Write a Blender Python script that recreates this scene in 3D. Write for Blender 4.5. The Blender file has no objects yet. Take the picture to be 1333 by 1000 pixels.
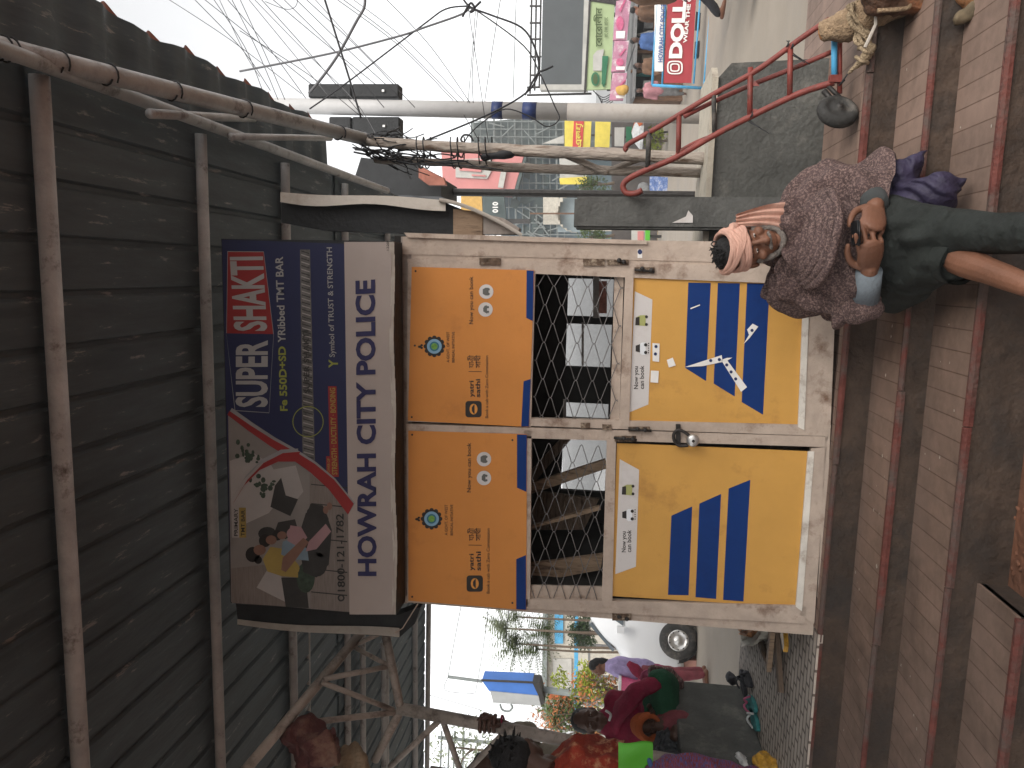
import bpy, bmesh, math, random
from mathutils import Vector, Matrix, noise
random.seed(7)
C = bpy.context.scene.collection
SC = bpy.context.scene

# ------------------------------------------------------------------ camera
YAW, PIT, ROL, EYE, FOC = 0.1445535, 0.12323026, 0.04317918, 1.02, 1000.0
FW = Vector((-math.sin(YAW)*math.cos(PIT), math.cos(YAW)*math.cos(PIT), math.sin(PIT)))
RT = Vector((math.cos(YAW), math.sin(YAW), 0)); UP = RT.cross(FW)
RR = RT*math.cos(ROL) + UP*math.sin(ROL); UU = -RT*math.sin(ROL) + UP*math.cos(ROL)
cam = bpy.data.objects.new('camera', bpy.data.cameras.new('camera')); C.objects.link(cam)
# the phone was held sideways: the picture's left edge is the world's up
cx, cy = -UU, RR
M = Matrix((cx, cy, -FW)).transposed().to_4x4(); M.translation = (0, 0, EYE); cam.matrix_world = M
cam.data.sensor_width = 36; cam.data.lens = 36*FOC/1333.0; cam.data.clip_end = 2000; cam.data.clip_start = .05
SC.camera = cam

def P(x, y, Y):            # photograph pixel -> point at world depth Y
    d = RR*((1000-y)-500) + UU*(666.5-x) + FW*FOC
    return d*(Y/d.y) + Vector((0, 0, EYE))
def PZ(x, y, z):           # photograph pixel -> point at height z
    d = RR*((1000-y)-500) + UU*(666.5-x) + FW*FOC
    return d*((z-EYE)/d.z) + Vector((0, 0, EYE))

# ------------------------------------------------------------------ light
SUN_EL, SUN_AZ = math.radians(42), math.radians(150)
w = bpy.data.worlds.new('World'); SC.world = w; w.use_nodes = True
nt = w.node_tree; bg = nt.nodes['Background']
sky = nt.nodes.new('ShaderNodeTexSky'); sky.sky_type = 'NISHITA'; sky.sun_disc = False
sky.sun_elevation = SUN_EL; sky.sun_rotation = SUN_AZ
sky.air_density = 1.0; sky.dust_density = 1.0; sky.ozone_density = 1.0
hs = nt.nodes.new('ShaderNodeHueSaturation'); hs.inputs['Saturation'].default_value = .05
nt.links.new(sky.outputs[0], hs.inputs['Color']); nt.links.new(hs.outputs[0], bg.inputs['Color'])
bg.inputs['Strength'].default_value = .15
sl = bpy.data.lights.new('sun', 'SUN'); sl.energy = 1.1; sl.angle = math.radians(40); sl.color = (1, .93, .84)
so = bpy.data.objects.new('sun', sl); C.objects.link(so)
sd = Vector((math.sin(SUN_AZ)*math.cos(SUN_EL), math.cos(SUN_AZ)*math.cos(SUN_EL), math.sin(SUN_EL)))
so.rotation_euler = sd.to_track_quat('Z', 'Y').to_euler()
SC.view_settings.view_transform = 'Standard'; SC.view_settings.look = 'None'
SC.view_settings.gamma = 1; SC.view_settings.exposure = 1.15; SC.view_settings.use_curve_mapping = False

# ------------------------------------------------------------------ materials
def lin(r, g, b):
    f = lambda c: (c/255/12.92) if c/255 < .04045 else ((c/255+.055)/1.055)**2.4
    return (f(r), f(g), f(b))
MATS = {}
def mat(name, col, rough=.7, var=.25, scale=6, bump=0., bscale=60, dirt=None, metal=0., spec=.3, stretch=(1,1,1)):
    m = bpy.data.materials.new(name); m.use_nodes = True; t = m.node_tree; n = t.nodes; L = t.links
    b = n['Principled BSDF']; b.inputs['Roughness'].default_value = rough; b.inputs['Metallic'].default_value = metal
    b.inputs['Specular IOR Level'].default_value = spec
    tc = n.new('ShaderNodeTexCoord'); mp = n.new('ShaderNodeMapping'); L.new(tc.outputs['Object'], mp.inputs[0]); mp.inputs['Scale'].default_value = stretch
    nz = n.new('ShaderNodeTexNoise'); nz.inputs['Scale'].default_value = scale; nz.inputs['Detail'].default_value = 8; nz.inputs['Roughness'].default_value = .65
    L.new(mp.outputs[0], nz.inputs['Vector'])
    rp = n.new('ShaderNodeValToRGB'); rp.color_ramp.elements[0].position = .3; rp.color_ramp.elements[1].position = .7
    rp.color_ramp.elements[0].color = (*[c*(1-var) for c in col], 1); rp.color_ramp.elements[1].color = (*[min(1, c*(1+var)) for c in col], 1)
    L.new(nz.outputs['Fac'], rp.inputs[0]); out = rp.outputs[0]
    if dirt:
        dc, lo, hi, ds = dirt[:4]
        n2 = n.new('ShaderNodeTexNoise'); n2.inputs['Scale'].default_value = ds; n2.inputs['Detail'].default_value = 10; n2.inputs['Roughness'].default_value = .7
        L.new(mp.outputs[0], n2.inputs['Vector'])
        r2 = n.new('ShaderNodeValToRGB'); r2.color_ramp.elements[0].position = lo; r2.color_ramp.elements[1].position = hi
        L.new(n2.outputs['Fac'], r2.inputs[0])
        mx = n.new('ShaderNodeMixRGB'); mx.inputs[2].default_value = (*dc, 1)
        L.new(r2.outputs[0], mx.inputs[0]); L.new(out, mx.inputs[1]); out = mx.outputs[0]
    L.new(out, b.inputs['Base Color'])
    if bump:
        n3 = n.new('ShaderNodeTexNoise'); n3.inputs['Scale'].default_value = bscale; n3.inputs['Detail'].default_value = 6
        L.new(mp.outputs[0], n3.inputs['Vector'])
        bp = n.new('ShaderNodeBump'); bp.inputs['Strength'].default_value = bump; bp.inputs['Distance'].default_value = .02
        L.new(n3.outputs['Fac'], bp.inputs['Height']); L.new(bp.outputs[0], b.inputs['Normal'])
    MATS[name] = m; return m
def flat(name, col, rough=.6): return MATS.get(name) or mat(name, col, rough, .06, 10)
def brickmat(name, c1, c2, mort, w, h, msize, rough=.7, rot=0., off=.5, dirt=None, bump=.3):
    m = mat(name, c1, rough, .2, 5, dirt=dirt); t = m.node_tree; n = t.nodes; L = t.links; b = n['Principled BSDF']
    tc = n.new('ShaderNodeTexCoord'); mp = n.new('ShaderNodeMapping'); mp.inputs['Rotation'].default_value = (0, 0, rot); L.new(tc.outputs['Object'], mp.inputs[0])
    br = n.new('ShaderNodeTexBrick'); L.new(mp.outputs[0], br.inputs['Vector']); br.offset = off
    br.inputs['Scale'].default_value = 1; br.inputs['Brick Width'].default_value = w; br.inputs['Row Height'].default_value = h
    br.inputs['Mortar Size'].default_value = msize; br.inputs['Mortar Smooth'].default_value = .3
    br.inputs['Color1'].default_value = (1, 1, 1, 1); br.inputs['Color2'].default_value = (*c2, 1); br.inputs['Mortar'].default_value = (*mort, 1)
    src = b.inputs['Base Color'].links[0].from_socket
    mx = n.new('ShaderNodeMixRGB'); mx.blend_type = 'MULTIPLY'; mx.inputs[0].default_value = 1
    L.new(src, mx.inputs[1]); L.new(br.outputs['Color'], mx.inputs[2]); L.new(mx.outputs[0], b.inputs['Base Color'])
    bp = n.new('ShaderNodeBump'); bp.inputs['Strength'].default_value = bump; bp.inputs['Distance'].default_value = .004; bp.invert = True
    L.new(br.outputs['Fac'], bp.inputs['Height']); L.new(bp.outputs[0], b.inputs['Normal'])
    return m

# ------------------------------------------------------------------ mesh helpers
def B(): return bmesh.new()
def face(bm, pts):
    try: return bm.faces.new([bm.verts.new(p) for p in pts])
    except ValueError: return None
def extr(bm, front, d):            # prism: front polygon swept by vector d
    a = [bm.verts.new(p) for p in front]; b = [bm.verts.new(Vector(p)+Vector(d)) for p in front]; k = len(a)
    bm.faces.new(a); bm.faces.new(b[::-1])
    for i in range(k): bm.faces.new((a[i], b[i], b[(i+1) % k], a[(i+1) % k]))
def slab(bm, px, Y, depth): extr(bm, [P(x, y, Y) for x, y in px], (0, depth, 0))
def rect(bm, x0, y0, x1, y1, Y, depth): slab(bm, [(x0, y0), (x0, y1), (x1, y1), (x1, y0)], Y, depth)
def poly(bm, px, Y): face(bm, [P(x, y, Y) for x, y in px])
def disc(bm, x, y, rx, ry, Y, n=20): poly(bm, [(x+rx*math.cos(2*math.pi*i/n), y+ry*math.sin(2*math.pi*i/n)) for i in range(n)], Y)
def box(bm, c, s, R=None):
    c = Vector(c); vs = []
    for k in range(8):
        v = Vector(((k & 1)-.5, (k >> 1 & 1)-.5, (k >> 2 & 1)-.5)); v = Vector((v.x*s[0], v.y*s[1], v.z*s[2]))
        vs.append(bm.verts.new(c + (R @ v if R else v)))
    for f in ((0, 2, 3, 1), (4, 5, 7, 6), (0, 1, 5, 4), (2, 6, 7, 3), (0, 4, 6, 2), (1, 3, 7, 5)): bm.faces.new([vs[i] for i in f])
def bx(bm, x0, x1, y0, y1, z0, z1): box(bm, ((x0+x1)/2, (y0+y1)/2, (z0+z1)/2), (x1-x0, y1-y0, z1-z0))
def smooth_path(pts, k):
    pts = [Vector(p) for p in pts]
    if k <= 1 or len(pts) < 3: return pts
    out = []
    for i in range(len(pts)-1):
        p0 = pts[max(i-1, 0)]; p1 = pts[i]; p2 = pts[i+1]; p3 = pts[min(i+2, len(pts)-1)]
        for j in range(k):
            t = j/k; out.append(.5*((2*p1)+(p2-p0)*t+(2*p0-5*p1+4*p2-p3)*t*t+(3*p1-p0-3*p2+p3)*t**3))
    out.append(pts[-1]); return out
def lerplist(vals, n):
    out = []
    for i in range(n):
        t = i/(n-1)*(len(vals)-1); a = int(min(t, len(vals)-2)); f = t-a; f = f*f*(3-2*f) if len(vals) > 2 else f
        out.append(vals[a]*(1-f)+vals[a+1]*f)
    return out
def tube(bm, pts, r, seg=10, k=1, flatn=1.0, hint=None, cap=True, rnd=False):
    pts = smooth_path(pts, k); n = len(pts)
    rs = r if isinstance(r, (list, tuple)) else [r, r]
    rs = lerplist(list(rs), n) if n > 1 else rs
    if rnd and n > 1:               # rounded ends
        d0 = (pts[0]-pts[1]).normalized(); d1 = (pts[-1]-pts[-2]).normalized()
        a = [(pts[0]+d0*rs[0]*.9, rs[0]*.35), (pts[0]+d0*rs[0]*.6, rs[0]*.78)]; b = [(pts[-1]+d1*rs[-1]*.6, rs[-1]*.78), (pts[-1]+d1*rs[-1]*.9, rs[-1]*.35)]
        pts = [q[0] for q in a]+pts+[q[0] for q in b]; rs = [q[1] for q in a]+rs+[q[1] for q in b]; n = len(pts)
    T = [(pts[min(i+1, n-1)]-pts[max(i-1, 0)]).normalized() for i in range(n)]
    h = Vector(hint) if hint else (Vector((0, 0, 1)) if abs(T[0].z) < .9 else Vector((1, 0, 0)))
    rings = []; u = None
    for i in range(n):
        base = h if u is None or hint else u
        u = (base - T[i]*base.dot(T[i])); u = u.normalized() if u.length > 1e-6 else T[i].orthogonal().normalized()
        v = T[i].cross(u)
        rings.append([bm.verts.new(pts[i]+u*(rs[i]*flatn*math.cos(2*math.pi*j/seg))+v*(rs[i]*math.sin(2*math.pi*j/seg))) for j in range(seg)])
    for a, b in zip(rings, rings[1:]):
        for j in range(seg): bm.faces.new((a[j], a[(j+1) % seg], b[(j+1) % seg], b[j]))
    if cap: bm.faces.new(rings[0][::-1]); bm.faces.new(rings[-1])
def ball(bm, c, r, R=None, u=16, v=10):
    c = Vector(c); r = r if isinstance(r, (tuple, list)) else (r, r, r); rows = []
    f = lambda q: c + (R @ q if R else q)
    top = bm.verts.new(f(Vector((0, 0, r[2])))); bot = bm.verts.new(f(Vector((0, 0, -r[2]))))
    for i in range(1, v):
        a = math.pi*i/v
        rows.append([bm.verts.new(f(Vector((r[0]*math.sin(a)*math.cos(2*math.pi*j/u), r[1]*math.sin(a)*math.sin(2*math.pi*j/u), r[2]*math.cos(a))))) for j in range(u)])
    for j in range(u):
        bm.faces.new((top, rows[0][j], rows[0][(j+1) % u])); bm.faces.new((bot, rows[-1][(j+1) % u], rows[-1][j]))
    for a, b in zip(rows, rows[1:]):
        for j in range(u): bm.faces.new((a[j], b[j], b[(j+1) % u], a[(j+1) % u]))
def grid(bm, rows, closed=False):
    V = [[bm.verts.new(p) for p in r] for r in rows]
    for a, b in zip(V, V[1:]):
        n = len(a)
        for j in range(n if closed else n-1): bm.faces.new((a[j], a[(j+1) % n], b[(j+1) % n], b[j]))
def lathe(bm, c, axis, prof, seg=24):  # prof: (radius, offset along axis)
    axis = Vector(axis).normalized(); u = axis.orthogonal().normalized(); v = axis.cross(u); c = Vector(c)
    rows = [[c+axis*o+u*(r*math.cos(2*math.pi*j/seg))+v*(r*math.sin(2*math.pi*j/seg)) for j in range(seg)] for r, o in prof]
    grid(bm, rows, True)
def jitter(bm, amp, sc, seed=0):
    bm.normal_update()
    for v in bm.verts:
        q = noise.noise_vector(v.co*sc+Vector((seed*7.3, seed*3.1, 0))); v.co += q*amp
def fuse(bm, vox=.012, sm=6):
    me = bpy.data.meshes.new('tmp'); bmesh.ops.recalc_face_normals(bm, faces=bm.faces); bm.to_mesh(me); bm.free()
    o = bpy.data.objects.new('tmp', me); C.objects.link(o)
    m = o.modifiers.new('r', 'REMESH'); m.mode = 'VOXEL'; m.voxel_size = vox
    s = o.modifiers.new('s', 'SMOOTH'); s.iterations = sm; s.factor = .5
    dg = bpy.context.evaluated_depsgraph_get(); e = o.evaluated_get(dg); r = bmesh.new(); r.from_mesh(e.to_mesh())
    bpy.data.objects.remove(o); bpy.data.meshes.remove(me); return r

def mk(name, bm, m, smooth=False, origin=(0, 0, 0), recalc=True):
    if recalc: bmesh.ops.recalc_face_normals(bm, faces=bm.faces)
    me = bpy.data.meshes.new(name); bmesh.ops.translate(bm, verts=bm.verts, vec=-Vector(origin)); bm.to_mesh(me); bm.free()
    if m: me.materials.append(m)
    if smooth:
        for p in me.polygons: p.use_smooth = True
    o = bpy.data.objects.new(name, me); C.objects.link(o); return o
def tag(o, label=None, cat=None, group=None, kind=None):
    if label: o['label'] = label
    if cat: o['category'] = cat
    if group: o['group'] = group
    if kind: o['kind'] = kind
    return o
def thing(name, label, cat, loc, group=None):
    o = bpy.data.objects.new(name, None); C.objects.link(o); o.location = loc; o.empty_display_size = .1
    return tag(o, label, cat, group)
def root_of(o):
    while o.parent: o = o.parent
    return o
def part(name, bm, m, par, smooth=False, label=None, recalc=True):
    o = mk(name, bm, m, smooth, root_of(par).location, recalc); o.parent = par
    if label: o['label'] = label
    return o
def single(name, bm, m, label=None, cat=None, group=None, kind=None, smooth=False):
    bm.verts.ensure_lookup_table(); xs = [v.co for v in bm.verts]
    c = Vector(((min(p.x for p in xs)+max(p.x for p in xs))/2, (min(p.y for p in xs)+max(p.y for p in xs))/2, min(p.z for p in xs)))
    if kind: c = Vector((0, 0, 0))
    o = mk(name, bm, m, smooth, c); o.location = c
    return tag(o, label, cat, group, kind)
def parts(name, bm, m, par, smooth=False):
    """every loose piece of the mesh becomes a part of its own"""
    seen = set(); bm.verts.index_update(); bm.verts.ensure_lookup_table(); out = []
    for v in bm.verts:
        if v.index in seen: continue
        st, isl = [v], []
        seen.add(v.index)
        while st:
            q = st.pop(); isl.append(q)
            for e in q.link_edges:
                o = e.other_vert(q)
                if o.index not in seen: seen.add(o.index); st.append(o)
        nb = bmesh.new(); mp_ = {q: nb.verts.new(q.co) for q in isl}
        for f in {f for q in isl for f in q.link_faces}: nb.faces.new([mp_[q] for q in f.verts])
        out.append(part(name, nb, m, par, smooth))
    bm.free(); return out
def copy_tree(o, par=None):
    c = o.copy(); C.objects.link(c); c.parent = par
    for ch in list(o.children): copy_tree(ch, c)
    return c

TXT = {}
def txt(bm, s, xb, xt, y0, y1, Y, bold=.0, cap=None, ybase1=None):
    """flat lettering: baseline at photo x=xb, capital tops at xt, running from y0 to y1, on the plane Y"""
    key = (s, bold)
    if key not in TXT:
        cu = bpy.data.curves.new('t', 'FONT'); cu.body = s; cu.offset = bold; cu.resolution_u = 3
        o = bpy.data.objects.new('t', cu); C.objects.link(o); dg = bpy.context.evaluated_depsgraph_get(); dg.update()
        me = o.evaluated_get(dg).to_mesh()
        TXT[key] = ([v.co.copy() for v in me.vertices], [list(p.vertices) for p in me.polygons])
        bpy.data.objects.remove(o); bpy.data.curves.remove(cu)
    V, F = TXT[key]
    if not V: return
    x0 = min(v.x for v in V); x1 = max(v.x for v in V); hh = cap or .73
    O = P(xb, y0, Y); E = P(xb if ybase1 is None else ybase1, y1, Y)-O; U = P(xt, y0, Y)-O
    vs = [bm.verts.new(O+E*((v.x-x0)/(x1-x0))+U*(v.y/hh)) for v in V]
    for f in F:
        try: bm.faces.new([vs[i] for i in f])
        except ValueError: pass

# ------------------------------------------------------------------ shared materials
M = MATS
mat('asphalt', (.28, .243, .20), .95, .08, 1.5, .3, 90, dirt=((.24, .22, .2), .5, .8, .6))
mat('dirt', (.15, .07, .043), .95, .45, 3, .8, 25, dirt=((.24, .10, .055), .48, .62, 1.7))
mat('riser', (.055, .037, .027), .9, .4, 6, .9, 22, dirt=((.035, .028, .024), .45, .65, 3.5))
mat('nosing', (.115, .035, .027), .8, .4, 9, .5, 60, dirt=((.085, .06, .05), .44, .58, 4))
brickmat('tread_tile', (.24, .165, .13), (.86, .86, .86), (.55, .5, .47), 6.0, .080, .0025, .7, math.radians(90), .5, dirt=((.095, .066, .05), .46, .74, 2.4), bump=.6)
brickmat('paver', (.43, .37, .315), (.9, .9, .9), (.3, .28, .27), .12, .055, .008, .8, 0, .5, dirt=((.2, .17, .15), .5, .75, 2), bump=.8)
mat('concrete_dark', (.085, .085, .078), .85, .3, 5, .5, 40, dirt=((.19, .18, .16), .56, .74, 4))
mat('concrete_top', (.42, .38, .31), .85, .25, 6, .4, 40, dirt=((.2, .17, .14), .52, .7, 6))
mat('pillar_concrete', (.10, .10, .094), .85, .25, 5, .4, 50, dirt=((.05, .05, .047), .5, .7, 4))
mat('roof_paint', (.076, .106, .126), .55, .25, 2, .15, 12, dirt=((.28, .29, .29), .60, .66, 4), stretch=(6, 1.0, 1))
mat('roof_red', (.35, .14, .10), .7, .3, 6)
mat('pipe_grey', (.36, .355, .35), .5, .25, 6, .2, 40, dirt=((.09, .07, .06), .55, .7, 9))
mat('pipe_brown', (.34, .29, .25), .6, .25, 6, .2, 40, dirt=((.08, .06, .05), .5, .7, 9))
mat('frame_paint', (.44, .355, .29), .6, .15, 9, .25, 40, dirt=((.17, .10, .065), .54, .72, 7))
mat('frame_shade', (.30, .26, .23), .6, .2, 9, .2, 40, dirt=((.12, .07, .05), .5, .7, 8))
mat('bead_white', (.66, .62, .55), .6, .15, 9, .2, 40, dirt=((.3, .22, .16), .52, .75, 14))
mat('rust', (.12, .08, .055), .8, .5, 30, .5, 80, dirt=((.34, .27, .2), .5, .6, 25), metal=.2)
mat('iron_dark', (.04, .037, .035), .5, .3, 15, .2, 60, metal=.4)
mat('steel', (.55, .54, .52), .35, .15, 20, metal=.8)
mat('panel_orange', (.58, .228, .05), .6, .06, 3, .05, 30, dirt=((.42, .16, .04), .58, .85, 5))
mat('panel_yellow', (.57, .305, .07), .6, .08, 3, .05, 30, dirt=((.25, .11, .035), .54, .78, 2.6))
mat('blue_vinyl', (.008, .036, .16), .6, .15, 5, dirt=((.006, .02, .09), .5, .8, 5), spec=.12)
mat('blue_dark', (.017, .03, .10), .45, .15, 5)
mat('white_vinyl', (.60, .57, .55), .5, .08, 5, dirt=((.4, .35, .32), .5, .8, 5))
flat('ink', (.03, .025, .022)); flat('white_ink', (.75, .73, .70)); flat('ink_orange', (.7, .3, .06))
mat('wire_mesh', (.18, .17, .165), .5, .2, 20, metal=.5)
mat('wood_old', (.15, .105, .075), .85, .35, 4, .5, 30, stretch=(1, 1, 6), dirt=((.06, .04, .03), .5, .7, 9))
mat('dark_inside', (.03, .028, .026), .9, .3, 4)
mat('plywood', (.30, .21, .14), .8, .25, 5, .2, 30, stretch=(5, 5, .8), dirt=((.08, .05, .035), .5, .65, 7))
mat('flex_navy', (.017, .02, .06), .5, .08, 3)
mat('flex_white', (.34, .285, .255), .55, .06, 2.5, .1, 12, dirt=((.38, .31, .27), .55, .85, 3))
mat('flex_edge', (.42, .38, .33), .6, .12, 6, .2, 20, dirt=((.3, .25, .2), .5, .75, 8))
mat('black_box', (.02, .021, .022), .6, .25, 8, .2, 40)
mat('cable', (.022, .022, .024), .6, .2, 9)
mat('cable_grey', (.12, .12, .125), .6, .2, 9)

# ------------------------------------------------------------------ ground, platform, steps
b = B(); n = 60
rows = [[(-400+800*i/n, -60+760*j/n, -.45) for i in range(n+1)] for j in range(n+1)]
grid(b, rows); tag(mk('street', b, M['asphalt']), kind='structure')
# trampled earth at the foot of the steps, and street-side pavement
b = B(); bx(b, -14, 14, -8, 2.90, -.6, -.443); tag(mk('earth', b, M['dirt']), kind='structure')
XL, XR = -14, 9
ZS = [0, -.13, -.236, -.34]; YN = [3.505, 3.185, 2.836, 2.553]
b = B(); bx(b, XL, XR, YN[0]+.07, 4.72, -.60, 0); bx(b, XL, 0, 4.72, 5.3, -.6, 0)
pl = mk('platform', b, M['tread_tile']); tag(pl, kind='structure')
b = B(); bx(b, -2.9, -1.62, YN[0]+.004, 5.3, -.02, .004); bx(b, XL, -2.9, YN[0]+.004, 5.3, -.02, .004)
tag(mk('paving', b, M['paver']), kind='structure')
st = thing('steps', None, None, (0, YN[3], -.45)); tag(st, kind='structure')
b = B(); bt = B(); bn = B()
for k in range(4):
    xl = XL; xr = XR if k < 3 else -1.07
    zb = ZS[k+1] if k < 3 else -.45
    if k >= 2: zb = -.46
    yb = YN[k-1] if k else YN[0]+.05
    # riser body
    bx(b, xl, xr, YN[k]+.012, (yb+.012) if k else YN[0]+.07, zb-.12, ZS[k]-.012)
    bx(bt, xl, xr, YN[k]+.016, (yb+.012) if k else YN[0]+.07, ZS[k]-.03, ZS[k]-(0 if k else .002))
    # nosing: short cast lengths, slightly uneven
    x = xl
    while x < xr-.001:
        ln = min(random.uniform(.5, 1.1), xr-x); dz = random.uniform(-.003, .002); dy = random.uniform(-.004, .004)
        vs = len(bn.verts)
        prof = [(YN[k]+.020, ZS[k]+dz+.004), (YN[k]+.008+dy, ZS[k]+dz+.003), (YN[k]+dy, ZS[k]-.008+dz), (YN[k]+dy+.002, ZS[k]-.021+random.uniform(-.005, .005)), (YN[k]+.020, ZS[k]-.021)]
        extr(bn, [(x, y, z) for y, z in prof], (ln-.004, 0, 0)); x += ln
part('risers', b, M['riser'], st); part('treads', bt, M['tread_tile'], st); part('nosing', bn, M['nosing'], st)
for o in st.children: o['kind'] = 'structure'
# chipped end of the lowest step
b = B()
for k in range(26):
    p = PZ(random.uniform(1288, 1333), random.uniform(640, 800), -.44); s = random.uniform(.003, .012)
    ball(b, p, (s, s*.8, s*.5), None, 7, 5)
jitter(b, .006, 60); tag(mk('rubble', b, M['dirt']), kind='stuff'); bpy.data.objects['rubble']['label'] = 'crumbled concrete lying at the broken end of the lowest step'
bpy.data.objects['rubble']['category'] = 'rubble'

b = B()
for k in range(70):
    i_ = random.choice((0, 1, 1, 2, 2)); x = random.uniform(-2.6, 1.6); y = random.uniform(YN[i_]+.04, (YN[i_-1] if i_ else YN[0]+.5)-.01); r = random.uniform(.003, .011); a = random.uniform(0, 3)
    if i_ == 0 and x < .2: continue
    z = ZS[i_]+.0025; face(b, [(x+r*math.cos(a+q), y+r*random.uniform(.4, 1)*math.sin(a+q), z) for q in (0, 1.4, 2.9, 4.4)])
lt = mk('litter', b, mat('litter_paper', (.42, .38, .33), .9, .5, 40)); tag(lt, 'tiny scraps of paper and grit scattered on the steps', 'litter', None, 'stuff')
# ------------------------------------------------------------------ canopy
ZR = 3.03
cn = thing('canopy', 'dark painted corrugated sheet canopy on grey pipes over the booth and steps', 'canopy', (0, 3, 0))
def ribsheet(bm, x0, x1, y0, y1, z, pitch=.20):
    xs = []; x = x0
    while x < x1:
        xs += [(x, 0), (x+pitch*.80, 0), (x+pitch*.86, .016), (x+pitch*.95, .016)]; x += pitch
    xs = [q for q in xs if q[0] <= x1]
    ny = 6
    for dz in (0, .004):
        rows = [[(xx, y0+(y1-y0)*j/ny, z+h+dz) for xx, h in xs] for j in range(ny+1)]; grid(bm, rows)
b = B(); ribsheet(b, -6.5, .70, -7, 2.56, ZR+.012); ribsheet(b, -6.5, .70, 2.5, 5.5, ZR); ribsheet(b, -6.5, -.9, 5.45, 8.35, ZR-.01); ribsheet(b, -.9, .70, 5.45, 7.9, ZR-.01)  # unseen stretch behind the camera, lengthened to cut sky light on the sign
part('roof_sheet', b, M['roof_paint'], cn)
# eave overhang: corrugated sheet running out to the right, red on its upper side
def eave(bm, dz, out=0.0):
    rows = []; ys = [-7+i*.02 for i in range(int(12.4/.02))]
    for x in (.62, .80, 1.0):
        rows.append([(x+((.012*math.sin(y*9)+out*max(0, math.sin(2*math.pi*y/.30+.6))) if x == 1.0 else 0), y, ZR+.02+dz+(x-.62)*.05+.020*max(-.5, math.sin(2*math.pi*y/.30))) for y in ys])
    grid(bm, rows)
b = B(); eave(b, 0); part('eave_sheet', b, M['roof_paint'], cn, True)
b = B(); eave(b, .007, .030); part('eave_topside', b, M['roof_red'], cn, True)
def pipe(name, a, c, r, m=None, k=1, seg=14): 
    bb = B(); tube(bb, [a, c] if k == 1 else a, r, seg, k); return part(name, bb, m or M['pipe_grey'], cn, True)
for Yp, xr, r in ((-6, .64, .03), (-4.6, .64, .03), (-3.2, .64, .03), (-2.1, .64, .03), (-.9, .64, .03), (.4, .64, .03), (1.5, .64, .03), (2.53, .63, .034), (3.585, .62, .027), (4.55, .62, .027), (5.6, .62, .027), (6.7, .62, .027), (7.8, .62, .027)):
    pipe('purlin', (-6.4, Yp, ZR-.03), (xr, Yp, ZR-.03), r)
pipe('edge_rail', (.63, -7, ZR-.085), (.665, 6.5, ZR-.085), .026)
a = P(0, 62, 2.35); c = P(482, 183, 4.5); d = (a-c).normalized()
q = pipe('eave_pole', a+d*1.5, c, .036, M['pipe_grey'])
bb = B()
for f in (.02, .1, .19, .33, .52, .86):
    o = a.lerp(c, f)
    pts = [o+(d.orthogonal().normalized()*math.cos(t)+d.cross(d.orthogonal().normalized())*math.sin(t))*.04+d*.004*t for t in [i*.5 for i in range(26 if f < .06 else 14)]]
    tube(bb, pts, .0035, 6)
part('wire_tie', bb, M['cable'], cn, True)
pipe('strut', P(195, 148, 3.0), P(330, 155, 4.3), .02); pipe('strut', P(300, 178, 3.7), P(430, 180, 4.9), .018)
# far edge and trusses of the left bay
pipe('edge_rail', (-6.4, 8.3, ZR-.06), (-.8, 8.3, ZR-.06), .03)

# lattice post carrying the left side
LP = thing('lattice_post', 'rusty welded lattice post and truss of grey pipes left of the booth', 'post', P(990, 1010, 3.9))
def lp(p, q, r, name='brace', m='pipe_brown'):
    bb = B(); tube(bb, [p, q], r, 12); part(name, bb, M[m], LP, True)
lp(P(518, 922, 3.9), P(990, 1012, 3.9), .034, 'chord')
lp(P(560, 1004, 4.05), P(990, 1062, 4.05), .03, 'chord')
lp(P(573, 937, 3.9), P(508, 998, 4.0), .017); lp(P(576, 937, 3.9), P(600, 1006, 4.0), .017)
lp(P(660, 950, 3.9), P(606, 1006, 4.0), .017); lp(P(668, 951, 3.9), P(694, 1016, 4.0), .017)
lp(P(502, 826, 3.9), P(522, 926, 3.9), .024, 'chord'); lp(P(522, 924, 3.9), P(488, 990, 3.9), .024, 'chord')
lp(P(470, 824, 4.0), P(315, 1008, 3.3), .027, 'chord')
lp(P(516, 927, 3.9), P(368, 945, 3.6), .017); lp(P(512, 924, 3.9), P(418, 888, 3.7), .015); lp(P(504, 868, 3.9), P(422, 884, 3.7), .015)
lp(P(505, 866, 3.9), P(456, 840, 4.0), .013); lp(P(492, 826, 3.9), P(456, 842, 4.0), .014)
for x, y0, y1, Yd in ((540, 800, 1010, 6.9), (472, 815, 1010, 5.9), (499, 838, 1010, 6.3), (399, 800, 985, 4.9)):
    lp(P(x, y0, Yd), P(x+1, y1, Yd), .026, 'crossbar', 'pipe_grey')
# brown cloth bundle tied to the truss
b = B(); tube(b, [P(372, 952, 3.6), P(398, 960, 3.55), P(420, 970, 3.5), P(436, 948, 3.55)], [.03, .09, .10, .03], 14, 5, rnd=True)
tube(b, [P(385, 975, 3.55), P(400, 990, 3.5), P(410, 1005, 3.5)], [.05, .08, .07], 12, 4, rnd=True)
b = fuse(b, .015, 3); jitter(b, .06, 8); jitter(b, .02, 26, 3)
mat('maroon_cloth', (.11, .042, .04), .9, .3, 6, .5, 60, dirt=((.30, .20, .14), .5, .7, 3))
single('cloth_bundle', b, M['maroon_cloth'], 'dusty maroon cloth bundle tied up in the truss pipes', 'bundle', smooth=True)
b = B(); tube(b, [P(452, 975, 3.75), P(450, 990, 3.7), P(446, 1006, 3.7)], [.03, .055, .05], 12, 4, rnd=True); tube(b, [P(462, 968, 3.75), P(470, 990, 3.7), P(474, 1004, 3.7)], [.02, .04, .045], 12, 4, rnd=True)
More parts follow.
